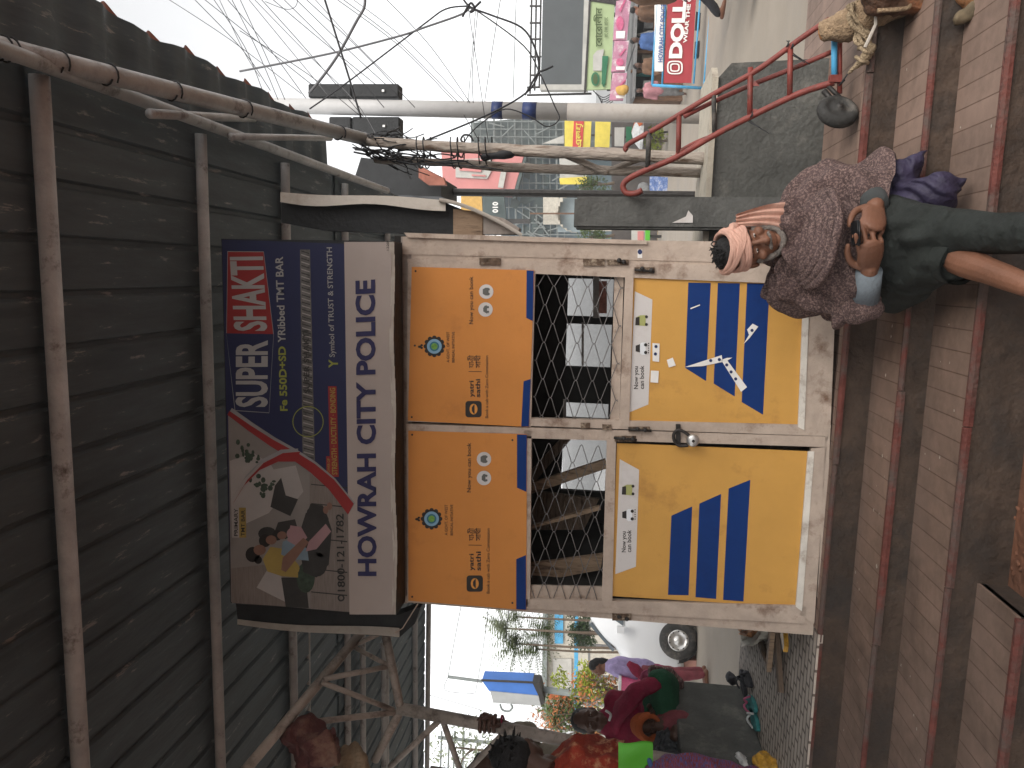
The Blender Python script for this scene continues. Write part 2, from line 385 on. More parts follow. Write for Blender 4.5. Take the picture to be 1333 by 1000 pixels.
b = fuse(b, .012, 3); jitter(b, .02, 14, 5); mat('sack', (.27, .2, .13), .9, .3, 9, .5, 70)
single('sack', b, M['sack'], 'small brown sack tucked behind the truss beside the maroon bundle', 'sack', smooth=True)

# ------------------------------------------------------------------ police booth
YB = 3.59
bo = thing('police_booth', 'cream steel police booth with two yellow and blue double doors', 'booth', (-.75, YB, 0))
b = B()
slab(b, [(527, 776), (527, 784), (1058, 827), (1060, 797)], YB, .06)                 # left jamb
slab(b, [(524, 308), (524, 331), (1086, 345), (1089, 317)], YB, .07)                 # right jamb
parts('jamb', b, M['frame_paint'], bo)
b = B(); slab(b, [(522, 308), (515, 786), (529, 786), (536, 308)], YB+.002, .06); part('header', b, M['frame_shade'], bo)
b = B(); slab(b, [(524, 331), (534, 338), (1087, 349), (1086, 344)], YB+.004, .05); part('door_stop', b, M['frame_paint'], bo)
b = B(); slab(b, [(1062, 825), (1086, 340), (1090, 340), (1070, 828)], YB-.012, .05); part('sill', b, M['frame_paint'], bo)
X0, X1, YBK = -1.62, .14, 4.85
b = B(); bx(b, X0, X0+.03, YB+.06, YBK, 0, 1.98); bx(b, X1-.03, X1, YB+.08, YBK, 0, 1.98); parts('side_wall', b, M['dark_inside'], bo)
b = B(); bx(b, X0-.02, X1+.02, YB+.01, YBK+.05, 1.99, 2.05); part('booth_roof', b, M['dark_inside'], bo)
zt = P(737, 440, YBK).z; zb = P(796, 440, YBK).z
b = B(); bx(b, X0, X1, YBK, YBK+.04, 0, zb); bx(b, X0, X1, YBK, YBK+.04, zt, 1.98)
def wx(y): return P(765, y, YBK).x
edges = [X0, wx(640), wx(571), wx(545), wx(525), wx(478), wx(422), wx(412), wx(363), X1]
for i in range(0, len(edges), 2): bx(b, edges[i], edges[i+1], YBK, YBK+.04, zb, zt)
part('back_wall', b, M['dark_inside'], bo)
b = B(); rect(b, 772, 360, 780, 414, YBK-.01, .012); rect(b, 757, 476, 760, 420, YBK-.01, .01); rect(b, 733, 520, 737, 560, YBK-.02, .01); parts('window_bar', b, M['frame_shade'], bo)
b = B()
for y0, y1, x0, x1 in ((480, 420, 732, 800), (414, 361, 732, 800), (547, 523, 732, 800), (642, 569, 732, 800)): poly(b, [(x0, y0), (x0, y1), (x1, y1), (x1, y0)], YBK+.05)
DG = mat('dusty_glass', (.30, .31, .29), .5, .3, 7, dirt=((.16, .16, .15), .45, .7, 4)); _n = DG.node_tree; _m = _n.nodes.new('ShaderNodeMixShader'); _t = _n.nodes.new('ShaderNodeBsdfTransparent'); _m.inputs[0].default_value = .62
_n.links.new(_t.outputs[0], _m.inputs[1]); _n.links.new(_n.nodes['Principled BSDF'].outputs[0], _m.inputs[2]); _n.links.new(_m.outputs[0], _n.nodes['Material Output'].inputs[0])
mat('frosted', (.72, .74, .70), .4, .15, 5, dirt=((.4, .42, .4), .5, .8, 8)); 
mat('shelf_red', (.36, .14, .1), .7, .5, 22)
parts('pane', b, DG, bo); b = B(); b2 = B(); rect(b2, 780, 366, 790, 408, YBK-.03, .01); part('red_notice', b2, M['shelf_red'], bo); b.free()
# stored boards inside the left leaf
for pts, d, m in (([(745, 570), (686, 640), (686, 618), (735, 566)], .9, 'wood_old'), ([(790, 610), (686, 645), (686, 631), (788, 598)], .6, 'plywood'), ([(782, 664), (686, 690), (686, 687), (780, 659)], .35, 'plywood'), ([(785, 722), (686, 735), (686, 760), (782, 742)], .3, 'plywood'), ([(700, 640), (686, 690), (760, 690), (780, 650)], .8, 'wood_old')):
    b = B(); slab(b, pts, YB+d, .03); parts('stored_board', b, M[m], bo)
LAY = .0012
def door(L):
    s = 'left' if L else 'right'
    d = thing('door', None, None, (0, 0, 0)); bpy.data.objects.remove(d)
    Yf = YB-.012; b = B()
    if L:
        slab(b, [(529, 552), (529, 566), (1074, 582), (1078, 568.5)], Yf, .035)
        slab(b, [(529, 776), (529, 784), (1048, 812), (1050, 789)], Yf, .035)
        slab(b, [(790, 571), (802, 572), (797, 790), (783, 790)], Yf-.004, .04)
        slab(b, [(1056, 584), (1076, 582), (1060, 812), (1041, 800)], Yf, .035)
        slab(b, [(682, 560), (692, 560), (690, 790), (684, 790)], Yf, .03)
        slab(b, [(529, 560), (533, 560), (536, 783), (530, 785)], Yf+.001, .03)
    else:
        slab(b, [(529, 549), (529, 541), (1082, 554), (1079, 568)], Yf, .035)
        slab(b, [(530, 337), (532, 350), (1085, 372), (1087, 348)], Yf, .035)
        slab(b, [(814, 349), (825, 350), (819, 556), (806, 556)], Yf-.004, .04)
        slab(b, [(1050, 360), (1086, 348), (1080, 566), (1045, 560)], Yf+.001, .035)
        slab(b, [(690, 350), (697, 350), (691, 556), (684, 556)], Yf, .03)
        slab(b, [(531, 340), (537, 340), (533, 548), (529, 548)], Yf+.001, .03)
    dr = part('door', b, M['frame_paint'], bo)
    # upper panel
    b = B(); up = [(531.5, 561), (531.5, 782), (685, 794.5), (686, 565.5)] if L else [(536, 347.5), (531, 547.5), (688.5, 556), (695.5, 352)]
    Yu = Yf-.006; slab(b, up, Yu, .005); pn = part('upper_panel', b, M['panel_orange'], dr)
    b = B()
    for q in ([[(673, 565.7), (685.8, 566), (685.3, 640.4), (673, 635)], [(684.7, 722.8), (684.7, 794), (672, 793), (672, 728)]] if L else [[(685.5, 352), (694.8, 352.5), (693.5, 418), (685, 414)], [(681.5, 496.5), (690.8, 493.5), (688.3, 555.5), (678.5, 555.3)]]): poly(b, q, Yu-LAY)
    parts('panel_stripe', b, M['blue_vinyl'], dr)
    b = B(); bo_ = [(536.5, 566), (536.5, 777), (667, 573), (667, 785)] if L else [(541, 353), (536, 543), (540, 450)]
    for x, y in bo_: disc(b, x, y, 1.4, 1.4, Yu-LAY*2, 8)
    # emblem
    ex, ey = (561.8, 675.5) if L else (565.4, 451)
    for i in range(12):
        a_ = i*math.pi/6; disc(b, ex+11.2*math.cos(a_), ey+11.2*math.sin(a_), 3.0, 3.0, Yu-LAY, 10)
    disc(b, ex, ey, 12, 12, Yu-LAY*1.5, 24)
    disc(b, ex-19, ey+.5, 2.6, 1.7, Yu-LAY, 8); disc(b, ex-16.5, ey-1.5, 1.8, 1.5, Yu-LAY, 8); disc(b, ex-16.5, ey+2, 1.8, 1.5, Yu-LAY, 8)
    ix, iy = (618, 759.8) if L else (616.4, 532.7); r = 10.6
    pts = []
    for sx, sy, a0 in ((1, 1, 0), (-1, 1, 90), (-1, -1, 180), (1, -1, 270)):
        for k in range(5):
            a_ = math.radians(a0+k*22.5); pts.append((ix+sx*(r-4)+4*math.cos(a_), iy+sy*(r-4)+4*math.sin(a_)))
    poly(b, pts, Yu-LAY)
    yo = 0
    T = ((616.4, 610.4, 743, 721, 'yatri', .025), (625.8, 619.3, 743, 718, 'sathi', .025), (637.4, 633.2, 772.7, 688, 'Book a cab with Zero Commission', .008), (613, 607.5, 641, 576.5, 'Now you can book', .012), (582.6, 578.8, 697, 657, 'A GOVT. OF WEST', .008), (589.7, 586, 697, 657, 'BENGAL INITIATIVE', .008), (616.8, 610, 704, 687.5, 'যাএী', .01), (625.8, 619, 704, 687.5, 'সাথী', .01)) if L else \
        ((616.4, 610.4, 517.3, 495.7, 'yatri', .025), (625, 618.8, 517.3, 493.5, 'sathi', .025), (635.5, 631.6, 544.5, 463, 'Book a cab with Zero Commission', .008), (615.8, 610.4, 422, 360, 'Now you can book', .012), (585, 581.2, 472, 432, 'A GOVT. OF WEST', .008), (591.8, 588.2, 472, 432, 'BENGAL INITIATIVE', .008), (616.6, 610, 479, 462.5, 'যাএী', .01), (625.4, 618.6, 479, 462.5, 'সাথী', .01))
    for xb, xt, y0, y1, s_, bd in T: txt(b, s_, xb, xt, y0, y1, Yu-LAY, bd)
    yb_ = 710 if L else 484
    poly(b, [(610, yb_), (610, yb_-.7), (627, yb_-.4), (627, yb_+.3)], Yu-LAY)
    part('panel_print', b, M['ink'], dr)
    b = B(); disc(b, ex, ey, 9.6, 9.6, Yu-LAY*2, 24); mat('emblem_blue', (.22, .38, .52), .5, .1); part('panel_print', b, M['emblem_blue'], dr)
    b = B(); disc(b, ex, ey, 6.3, 6.3, Yu-LAY*2.4, 20); mat('emblem_teal', (.04, .16, .22), .5, .1); part('panel_print', b, M['emblem_teal'], dr)
    b = B(); disc(b, ex, ey, 4.2, 4.2, Yu-LAY*2.8, 20); mat('emblem_green', (.16, .34, .06), .5, .3, 60); part('panel_print', b, M['emblem_green'], dr)
    b = B(); cs = [(630, 597.8), (630, 622.4)] if L else [(632.9, 379.7), (632, 403)]
    for x, y in cs: disc(b, x, y, 9.4, 9.4, Yu-LAY, 24)
    part('panel_print', b, M['white_vinyl'], dr)
    b = B()
    for (x, y), c_ in zip(cs, (1, 0)):
        if c_: poly(b, [(x+3, y+5), (x+3, y-5), (x-1, y-5), (x-4.5, y-3), (x-4.5, y+3), (x-1, y+5)], Yu-LAY*2)
        else: poly(b, [(x+2, y+5.5), (x+2, y-5.5), (x-1, y-5), (x-3, y-2), (x-3, y+2.5), (x-.5, y+4)], Yu-LAY*2)
        for dy in (-3, 3): disc(b, x+3.2, y+dy, 1.6, 1.6, Yu-LAY*2.2, 8)
    part('panel_print', b, flat('icon_grey', (.12, .12, .11)), dr)
    b = B(); disc(b, ix, iy, 5.2, 7, Yu-LAY*2, 16); part('panel_print', b, M['ink_orange'], dr)
    b = B(); poly(b, [(ix+.5, iy+6), (ix-2.2, iy+2.5), (ix-2.2, iy-2.5), (ix+.5, iy-6), (ix+1.4, iy-6), (ix+1.4, iy+6)], Yu-LAY*3); part('panel_print', b, M['ink'], dr)
    # lower panel
    Yl = Yf+.012
    lo = [(803, 577), (1057, 588), (1041, 791), (796, 776)] if L else [(823.5, 359), (1053, 368), (1045, 555.5), (817.5, 553)]
    b = B(); slab(b, lo, Yl, .01); part('lower_panel', b, M['panel_yellow'], dr)
    b = B()
    if L: Q = [[(874, 671.4), (901.1, 659.4), (896.4, 775), (869.5, 774.5)], [(910.4, 655.7), (938.7, 643.1), (932.2, 779.8), (905.3, 777.5)], [(948.5, 636.1), (976.7, 624.7), (967.8, 783), (941.2, 781)]]
    else: Q = [[(896, 368), (925.2, 368.5), (919.2, 496.2), (891.9, 479)], [(934.5, 368.5), (963.1, 369), (956.4, 516.3), (929, 499.4)], [(972.5, 369), (1001.9, 369.5), (993.3, 540), (965.5, 523.5)]]
    for q in Q: poly(b, q, Yl-LAY)
    parts('panel_stripe', b, M['blue_vinyl'], dr)
    b = B(); poly(b, [(806.8, 597.8), (832, 611.8), (827.8, 737.8), (801, 747.5)] if L else [(826.4, 379.3), (849.3, 390.2), (844, 526.6), (819, 537)], Yl-LAY); parts('panel_stripe', b, M['white_vinyl'], dr)
    b = B(); bg_ = B(); bw = B()
    for xb, xt, y0, y1, s_ in (((814.6, 808.8, 719, 692, 'Now you'), (821.6, 815.6, 719, 690, 'can book')) if L else ((830.5, 824.8, 506.5, 477, 'Now you'), (838.2, 832.4, 506.5, 476, 'can book'))): txt(b, s_, xb, xt, y0, y1, Yl-LAY*2, .012)
    ax_, ay = (818, 638) if L else (835.5, 417.5)
    poly(bg_, [(ax_+5, ay+7), (ax_+5, ay-7), (ax_-2, ay-7), (ax_-8, ay-4), (ax_-8, ay+6)], Yl-LAY*2)
    poly(b, [(ax_-3, ay+6), (ax_-3, ay-5), (ax_-8, ay-4), (ax_-8.6, ay+6)], Yl-LAY*3)
    for dy in (-5, 5): disc(b, ax_+6, ay+dy, 2, 2, Yl-LAY*3, 10)
    ax_, ay = (818, 670.6) if L else (835.5, 454)
    poly(b, [(ax_-2, ay+5), (ax_-8, ay+3.5), (ax_-8, ay-4), (ax_-2, ay-6)], Yl-LAY*2)
    poly(bw, [(ax_+5, ay+8), (ax_+5, ay-8), (ax_, ay-8), (ax_-2.4, ay-6), (ax_-2.4, ay+6), (ax_, ay+8)], Yl-LAY*2.4)
    for dy in (-5, 5): disc(b, ax_+5, ay+dy, 2.2, 2.2, Yl-LAY*3, 10)
    for q in range(5): poly(b, [(ax_+8+q*.0, ay+6-q*3), (ax_+8, ay+4.5-q*3), (ax_+9.4, ay+4.5-q*3), (ax_+9.4, ay+6-q*3)], Yl-LAY*2)
    part('panel_print', b, M['ink'], dr); part('panel_print', bg_, flat('auto_green', (.35, .36, .13)), dr); part('panel_print', bw, flat('car_white', (.72, .74, .76)), dr)
    # white glazing bead
    b = B()
    if L: slab(b, [(1052, 588), (1060, 588), (1044, 796), (1036, 790)], Yl-.016, .012)
    else: slab(b, [(1047, 360), (1055, 360), (1047, 560), (1039, 556)], Yl-.016, .012)
    part('bead', b, M['bead_white'], dr)
    b = B()
    if L: slab(b, [(686, 762), (686, 789), (790, 789), (784, 764)], Yf+.03, .012)
    else: slab(b, [(800, 358), (812, 358), (806, 552), (794, 550)], Yf+.03, .012); 
    part('inner_board', b, M['frame_paint'], dr)
    # chain-link mesh
    b = B(); Ym = Yf+.016
    if L: a0, a1, c0, c1 = P(687, 790, Ym), P(687, 571, Ym), P(795, 790, Ym), None
    else: a0, a1, c0, c1 = P(694, 552, Ym), P(694, 358, Ym), P(809, 552, Ym), None
    zt_, zb_ = a0.z, c0.z; xl, xr = a0.x, a1.x; dw, dh = .0875, .078; i = 0; x = xl
    while x < xr:
        pts = []; z = zt_; s_ = i % 2; k = 0
        while z > zb_-.001:
            sg = 1 if (k+s_) % 2 else -1
            pts += [(x+sg*(dw/2-.004)+random.uniform(-.002, .002), Ym+(.002 if sg > 0 else -.002), z+.006), (x+sg*(dw/2+.001), Ym, z), (x+sg*(dw/2-.004), Ym+(.002 if sg < 0 else -.002), z-.006)]
            z -= dh/2; k += 1
        pts = [(min(max(p[0], xl-.004), xr+.004), p[1], p[2]) for p in pts]
        tube(b, pts, .0021, 5, cap=False); x += dw/2; i += 1
        x += dw/2
    part('wire_mesh', b, M['wire_mesh'], dr, True)
    return dr
dl = door(True); dr = door(False)
# torn stickers on the right leaf
Yl = YB-.002
b = B()
for q in ([(389, 608), (480, 578), (575, 548), (580, 582), (480, 603)], [(572, 572), (600, 562), (628, 560), (604, 575), (702, 708), (672, 732)], [(730, 390), (758, 405), (715, 462), (684, 493), (712, 446), (702, 420)], [(418, 312), (465, 294), (467, 299), (420, 318)], [(228, 487), (264, 490), (262, 582), (229, 578)], [(220, 625), (260, 627), (257, 687), (218, 684)], [(300, 572), (330, 560), (345, 600), (310, 610)]):
    poly(b, [(790+x/3.847, 320+y/3.847) for x, y in q], Yl-.003)
part('sticker', b, M['white_ink'], dr)
b = B()
for x, y in ((520, 575), (563, 570), (600, 597), (622, 632), (645, 667), (727, 424), (246, 505), (243, 542)): disc(b, 790+x/3.847, 320+y/3.847, 2.1, 2.1, Yl-.005, 12)
part('sticker', b, M['blue_dark'], dr)
b = B(); rect(b, 830, 325, 836, 336, YB-.002, .002); part('sticker', b, M['white_ink'], bo)
b = B(); disc(b, 833, 328, 3, 3.4, YB-.003, 12); part('sticker', b, M['blue_dark'], bo)
# hinges and bolts
b = B()
for x0, y0, x1, y1 in ((624, 336, 651, 345), (759, 337, 787, 346), (790, 338, 818, 345), (826, 348, 852, 356), (756, 551, 768, 558), (784, 553, 796, 560), (818, 556, 846, 562), (800, 568, 828, 575), (797, 800, 822, 808)):
    rect(b, x0, y0, x1, y1, YB-.022, .02)
parts('hinge', b, M['rust'], bo)
b = B()
for x, y in ((836, 350), (848, 352), (812, 341), (806, 339), (830, 559), (840, 560), (812, 571), (824, 572), (806, 803), (816, 806)): 
    p = P(x, y, YB-.03); ball(b, p, .011, None, 8, 6)
tube(b, [P(818, 559, YB-.03), P(848, 561, YB-.03)], .006, 8); tube(b, [P(799, 570, YB-.03), P(829, 573, YB-.03)], .006, 8); tube(b, [P(826, 351, YB-.03), P(852, 354, YB-.03)], .005, 8)
parts('bolt', b, M['iron_dark'], bo, True)
b = B(); rect(b, 880, 553, 886, 580, YB-.03, .02); part('hasp', b, M['iron_dark'], bo)
# padlock
pk = thing('padlock', 'round steel padlock hanging from the hasp between the booth doors', 'padlock', P(910, 573, YB-.06))
b = B(); c = P(902, 573.5, YB-.055); lathe(b, c, (0, 1, 0), [(0.001, -.016), (.018, -.016), (.027, -.012), (.03, 0), (.027, .012), (.001, .014)]); part('lock_body', b, M['steel'], pk, True)
b = B(); lathe(b, c+Vector((0, -.017, 0)), (0, 1, 0), [(0.001, 0), (.006, -.002), (.007, .002)], 12); part('keyhole', b, M['iron_dark'], pk, True)
b = B(); tube(b, [P(896, 580, YB-.05), P(884, 580, YB-.05), P(878, 574, YB-.05), P(877, 566, YB-.05), P(882, 560, YB-.05), P(890, 562, YB-.05), P(897, 567, YB-.05)], .0075, 10, 4); part('shackle', b, M['iron_dark'], pk, True)

# ------------------------------------------------------------------ sign over the booth
YS = 3.40
sg = thing('sign_box', 'weathered police sign box with navy and white printed face above the booth doors', 'sign', P(512, 555, YS+.1))
def W(bm, pts, k): poly(bm, pts, YS-.0012*k)
b = B(); slab(b, [(300, 785), (288, 311), (511, 314), (516, 801)], YS+.003, .16); part('housing', b, M['black_box'], sg)
b = B(); W(b, [(301, 784), (289, 312), (449.5, 317.5), (456, 797)], 0); W(b, [(449.5, 317.5), (289, 312), (301, 784), (456, 797)], -.5); fa = part('sign_face', b, M['flex_navy'], sg)
b = B()
n = 24; rows = [[], [], []]
for i in range(n+1):
    t = i/n; y = 315+(800-315)*t
    w0 = 448+(455-448)*t; w1 = 508+(514-508)*t+1.2*math.sin(t*17)+.8*math.sin(t*41)
    rows[0].append(P(w0, y-.5*0, YS-.002)); rows[1].append(P((w0+w1)/2, y, YS-.004)); rows[2].append(P(w1, y, YS-.002-.006*math.sin(t*23)**2))
grid(b, rows); part('white_band', b, M['flex_white'], sg, True)
b = B()
for i in range(30):
    t0, t1 = i/30, (i+1)/30; f = lambda t: (511+4*t+1.2*math.sin(t*17), 315+485*t)
    (xa, ya), (xb_, yb_) = f(t0), f(t1); face(b, [P(xa-4, ya, YS-.006), P(xa-4, yb_, YS-.006), P(xb_+1.5, yb_, YS-.001), P(xb_+1.5, ya, YS-.001)])
part('folded_edge', b, M['flex_edge'], sg)
# printed picture of a family in a living room
mat('print_wall', (0.19, 0.172, 0.158), .6, .15, 3); mat('print_dark', (0.03, 0.028, 0.026), .6, .3, 9); mat('print_floor', (0.17, 0.142, 0.125), .6, .2, 12, stretch=(1, 1, 12))
mat('print_light', (0.30, 0.275, 0.26), .6, .1, 4); mat('print_skin', (0.177, 0.095, 0.068), .6, .15, 9); mat('print_hair', (0.017, 0.014, 0.012), .6, .1, 4)
mat('print_yellow', (0.286, 0.204, 0.054), .6, .15, 6); mat('print_pink', (0.286, 0.170, 0.177), .6, .12, 6); mat('print_blue', (0.150, 0.204, 0.245), .6, .15, 6); mat('print_green', (0.034, 0.051, 0.034), .6, .5, 40)
mat('print_red', (0.224, 0.020, 0.020), .55, .12, 4); mat('print_silver', (0.224, 0.218, 0.218), .5, .15, 5)
G = {}
def g(m): return G.setdefault(m, B())
curve = [(296, 540), (322, 560), (352, 581), (380, 598), (404, 615), (428, 637), (453, 670)]
W(g('print_wall'), [(301, 784), (297, 541)]+curve[1:]+[(456, 797)], .6)
W(g('print_floor'), [(403, 616), (428, 637), (453, 670), (456, 797), (404, 792)], 1.0)
W(g('print_light'), [(302, 690), (299, 600), (330, 590), (352, 604), (372, 640), (350, 668)], 1.0)
W(g('print_light'), [(352, 612), (385, 606), (395, 640), (372, 668), (350, 650)], 1.4)
W(g('print_floor'), [(302, 785), (301, 740), (345, 735), (372, 760), (404, 792)], 1.2)
W(g('print_dark'), [(372, 790), (366, 752), (398, 752), (402, 792)], 1.5)
W(g('print_light'), [(334, 765), (352, 735), (384, 770), (384, 790)], 1.4)
W(g('print_dark'), [(352, 660), (358, 632), (366, 622), (372, 645), (388, 650), (378, 672)], 1.6)
random.seed(4)
for k in range(46): x, y = random.choice(((318, 586), (326, 592), (340, 632), (350, 636))); disc(g('print_green'), x+random.gauss(0, 5), y+random.gauss(0, 6), random.uniform(1.5, 3.5), random.uniform(1.5, 4), YS-.0012*(1.7+k*.004), 7)
for y in (630, 655, 700, 740, 770): W(g('print_dark'), [(405, y), (405, y+1.2), (452, y+6), (452, y+4.5)], 1.6)
# figures
def blob(m, x, y, rx, ry, k): disc(g(m), x, y, rx, ry, YS-.0012*k, 16)
W(g('print_dark'), [(395, 745), (388, 700), (398, 668), (422, 660), (432, 690), (428, 735), (412, 752)], 2.0)
W(g('print_dark'), [(400, 668), (404, 656), (420, 658), (428, 676), (415, 690)], 2.2)
W(g('print_yellow'), [(342, 728), (352, 712), (372, 715), (388, 735), (388, 752), (366, 750), (348, 744)], 2.4)
W(g('print_blue'), [(366, 722), (368, 705), (384, 700), (400, 715), (402, 730), (380, 728)], 2.6)
W(g('print_pink'), [(374, 704), (378, 684), (392, 686), (400, 700), (388, 712)], 2.8)
W(g('print_pink'), [(398, 718), (402, 705), (424, 682), (431, 692), (412, 715)], 3.0)
W(g('print_dark'), [(356, 696), (362, 680), (384, 676), (388, 690), (372, 702)], 2.3)
W(g('print_skin'), [(366, 742), (368, 726), (395, 700), (402, 706), (384, 730), (372, 745)], 3.2)
for x, y, r in ((338, 716, 8.5), (353, 703, 7.5), (367, 697, 6.5)): blob('print_skin', x, y, r*.95, r*.8, 3.4)
for x, y, r in ((329, 722, 9.5), (345, 704, 8.0), (361, 697, 6.5), (336, 729, 5)): blob('print_hair', x, y, r, r*1.05, 3.3)
for x, y, rx, ry in ((412, 668, 13, 10), (418, 700, 12, 26), (412, 735, 14, 16)): blob('print_dark', x, y, rx, ry, 2.1)
for x, y, rx, ry in ((360, 732, 15, 14), (378, 740, 12, 10)): blob('print_yellow', x, y, rx, ry, 2.45)
for x, y, rx, ry in ((384, 716, 14, 11),): blob('print_blue', x, y, rx, ry, 2.65)
for x, y, rx, ry in ((384, 695, 11, 9),): blob('print_pink', x, y, rx, ry, 2.85)
blob('print_green', 398, 752, 12, 20, 1.9); blob('print_dark', 348, 695, 12, 9, 2.2)
for x, y in ((429, 659), (424, 664)): blob('print_skin', x, y, 3.5, 5, 3.2)
# red and silver swooshes
def ribbon(m, pts, w0, k):
    n = len(pts)
    for i in range(n-1):
        f = lambda j: w0[0]*(1-j/(n-1))+w0[1]*(j/(n-1))
        (xa, ya), (xb_, yb_) = pts[i], pts[i+1]
        W(g(m), [(xa, ya), (xb_, yb_), (xb_+f(i+1)*.55, yb_-f(i+1)), (xa+f(i)*.55, ya-f(i))], k)
ribbon('print_silver', [(x+3, y-4) for x, y in curve], (5, 11), 3.6); ribbon('print_red', curve, (5, 14), 3.8)
c2 = [(302, 658), (318, 632), (338, 612), (362, 601), (384, 601)]
ribbon('print_silver', [(x-1, y-7) for x, y in c2], (4, 10), 4.0); ribbon('print_red', c2, (5, 13), 4.2)
# logo
W(g('print_silver'), [(296, 327), (343.5, 327.5), (356.5, 435), (350.5, 538), (305.5, 535), (294.5, 434)], 1)
W(g('flex_navy'), [(294.6, 434), (356, 435), (350, 537), (306.3, 534)], 2)
W(g('print_red'), [(295.2, 434), (296.8, 328), (343, 328.4), (355.6, 435)], 2)
mat('print_white', (0.286, 0.279, 0.272), .55, .08, 4); mat('print_lime', (0.231, 0.245, 0.048), .55, .1, 4)
L = YS-.0012*3
txt(g('print_white'), 'SHAKTI', 346, 304, 431, 334, L, .03, ybase1=340.5); txt(g('print_white'), 'SUPER', 346.5, 306, 530, 443, L, .03, ybase1=347)
txt(g('print_lime'), 'Fe 550D+SD', 374, 364.5, 535, 451, L, .03, ybase1=371.5); txt(g('print_white'), 'YRibbed TMT BAR', 371.5, 361.5, 446, 334, L, .02, ybase1=368)
txt(g('print_white'), 'Symbol of TRUST & STRENGTH', 435.6, 428.5, 465, 322, L, .012, ybase1=432); txt(g('print_lime'), 'Y', 439.5, 427.5, 479, 468, L, .03)
W(g('print_red'), [(427, 503), (438, 503), (441, 621), (430, 621)], 2); W(g('print_red'), [(424.5, 594), (430, 594), (430, 621), (425, 621)], 2.1)
txt(g('print_yellow'), 'STRENGTH · DUCTILITY · BONDING', 439, 432, 618, 505, L, .02, ybase1=436.2); txt(g('print_yellow'), 'POWER OF', 429.5, 426, 617, 597, L, .01)
mat('print_steel', (0.109, 0.102, 0.095), .5, .5, 25); W(g('print_steel'), [(390.5, 325), (403.5, 325), (410, 604), (394, 604)], 1)
for i in range(58):
    t = i/58; y = 326+276*t; xa = 391+3.5*t; xb_ = 403.5+6.3*t
    W(g('print_light' if i % 2 else 'print_dark'), [(xa+1, y), (xb_-1, y+3.5), (xb_-1, y+4.8), (xa+1, y+1.3)], 1.6)
txt(g('print_dark'), 'SUPER SHAKTI', 403, 396, 512, 430, L, .02, ybase1=401.5)
def ring(m, x, y, r0, r1, k):
    for i in range(36):
        a0, a1 = i*math.pi/18, (i+1)*math.pi/18
        W(g(m), [(x+r0*math.cos(a0), y+r0*math.sin(a0)), (x+r0*math.cos(a1), y+r0*math.sin(a1)), (x+r1*math.cos(a1), y+r1*math.sin(a1)), (x+r1*math.cos(a0), y+r1*math.sin(a0))], k)
ring('print_lime', 401, 549, 19.2, 20.3, 2.4)
txt(g('print_dark'), '1800-121-1782', 449, 439, 770, 669, L-.002, .012, ybase1=447); ring('print_dark', 444, 778.5, 2.6, 4.6, 3)
W(g('print_light'), [(302, 700), (301, 660), (311, 660), (311.5, 700)], 3); W(g('print_yellow'), [(311.5, 700), (311, 661), (320, 661), (320.5, 700)], 3)
txt(g('print_dark'), 'PRIMARY', 309.5, 304.5, 698, 662, L-.002, .01); txt(g('print_dark'), 'TMT BAR', 318.5, 313.5, 698, 664, L-.002, .01)
mat('print_navytext', (0.022, 0.020, 0.068), .5, .1, 3); txt(g('print_navytext'), 'HOWRAH CITY POLICE', 489, 465.5, 750, 364, YS-.0075, .035, ybase1=487)
txt(g('print_dark'), '1220', 506, 503, 326, 315, YS-.0075, .0)
for k_, bm_ in G.items(): part('sign_print', bm_, M[k_], sg)
b = B()
for x in (-1.25, -.3): bx(b, x-.02, x+.02, YS+.17, YB+.25, 2.052, 2.5)
parts('bracket', b, M['iron_dark'], sg)
# side boards of the kiosk
sb = thing('side_board', 'dark side board with pale folded edge standing right of the sign', 'board', P(680, 280, 3.62))
b = B(); slab(b, [(366, 263), (366, 290), (420, 300), (600, 306), (600, 272), (575, 262)], 3.64, .10); part('board_back', b, M['black_box'], sb)
b = B(); rows = [[], []]
for i in range(15):
    t = i/14; x = 365+215*t; y = 250+10*t+1.5*math.sin(t*7)
    rows[0].append(P(x, y, 3.60)); rows[1].append(P(x, y+13+2*math.sin(t*9), 3.585))
grid(b, rows); r2 = [[P(365+215*i/14, 250+10*i/14, 3.60+.02*j*6) for i in range(15)] for j in (0, 1)]; grid(b, r2); part('pale_edge', b, M['flex_edge'], sb, True)
b = B(); rows = [[], [], []]
for i in range(13):
    t = i/12; x = 572+108*t; y = 258+46*t**1.5
    rows[0].append(P(x, y, 3.58)); rows[1].append(P(x-1, y+5, 3.575)); rows[2].append(P(x, y, 3.78))
grid(b, rows); part('pale_edge', b, M['flex_edge'], sb, True)
b = B(); slab(b, [(590, 272), (590, 306), (628, 306), (628, 276)], 3.63, .08); part('plywood_strip', b, M['plywood'], sb)
b = B(); slab(b, [(629, 278), (629, 305), (674, 305), (676, 297), (655, 284)], 3.635, .08); part('bare_panel', b, M['frame_shade'], sb)
b = B(); slab(b, [(530, 309), (526, 303), (842, 313), (842, 318), (700, 315)], 3.575, .03); part('angle_bar', b, M['frame_paint'], sb)
sb2 = thing('side_board', 'dark side board with cream folded edge standing left of the sign', 'board', P(520, 820, 3.5))
b = B(); slab(b, [(307, 786), (310, 814), (520, 830), (540, 812), (548, 790), (517, 801)], 3.6, .08); part('board_back', b, M['black_box'], sb2)
b = B(); rows = [[], []]
for i in range(12):
    t = i/11; x = 309+211*t; y = 806+14*t+2.5*math.sin(t*5); rows[0].append(P(x, y, 3.59)); rows[1].append(P(x, y+7+5*t, 3.57))
grid(b, rows); part('pale_edge', b, M['flex_edge'], sb2, True)
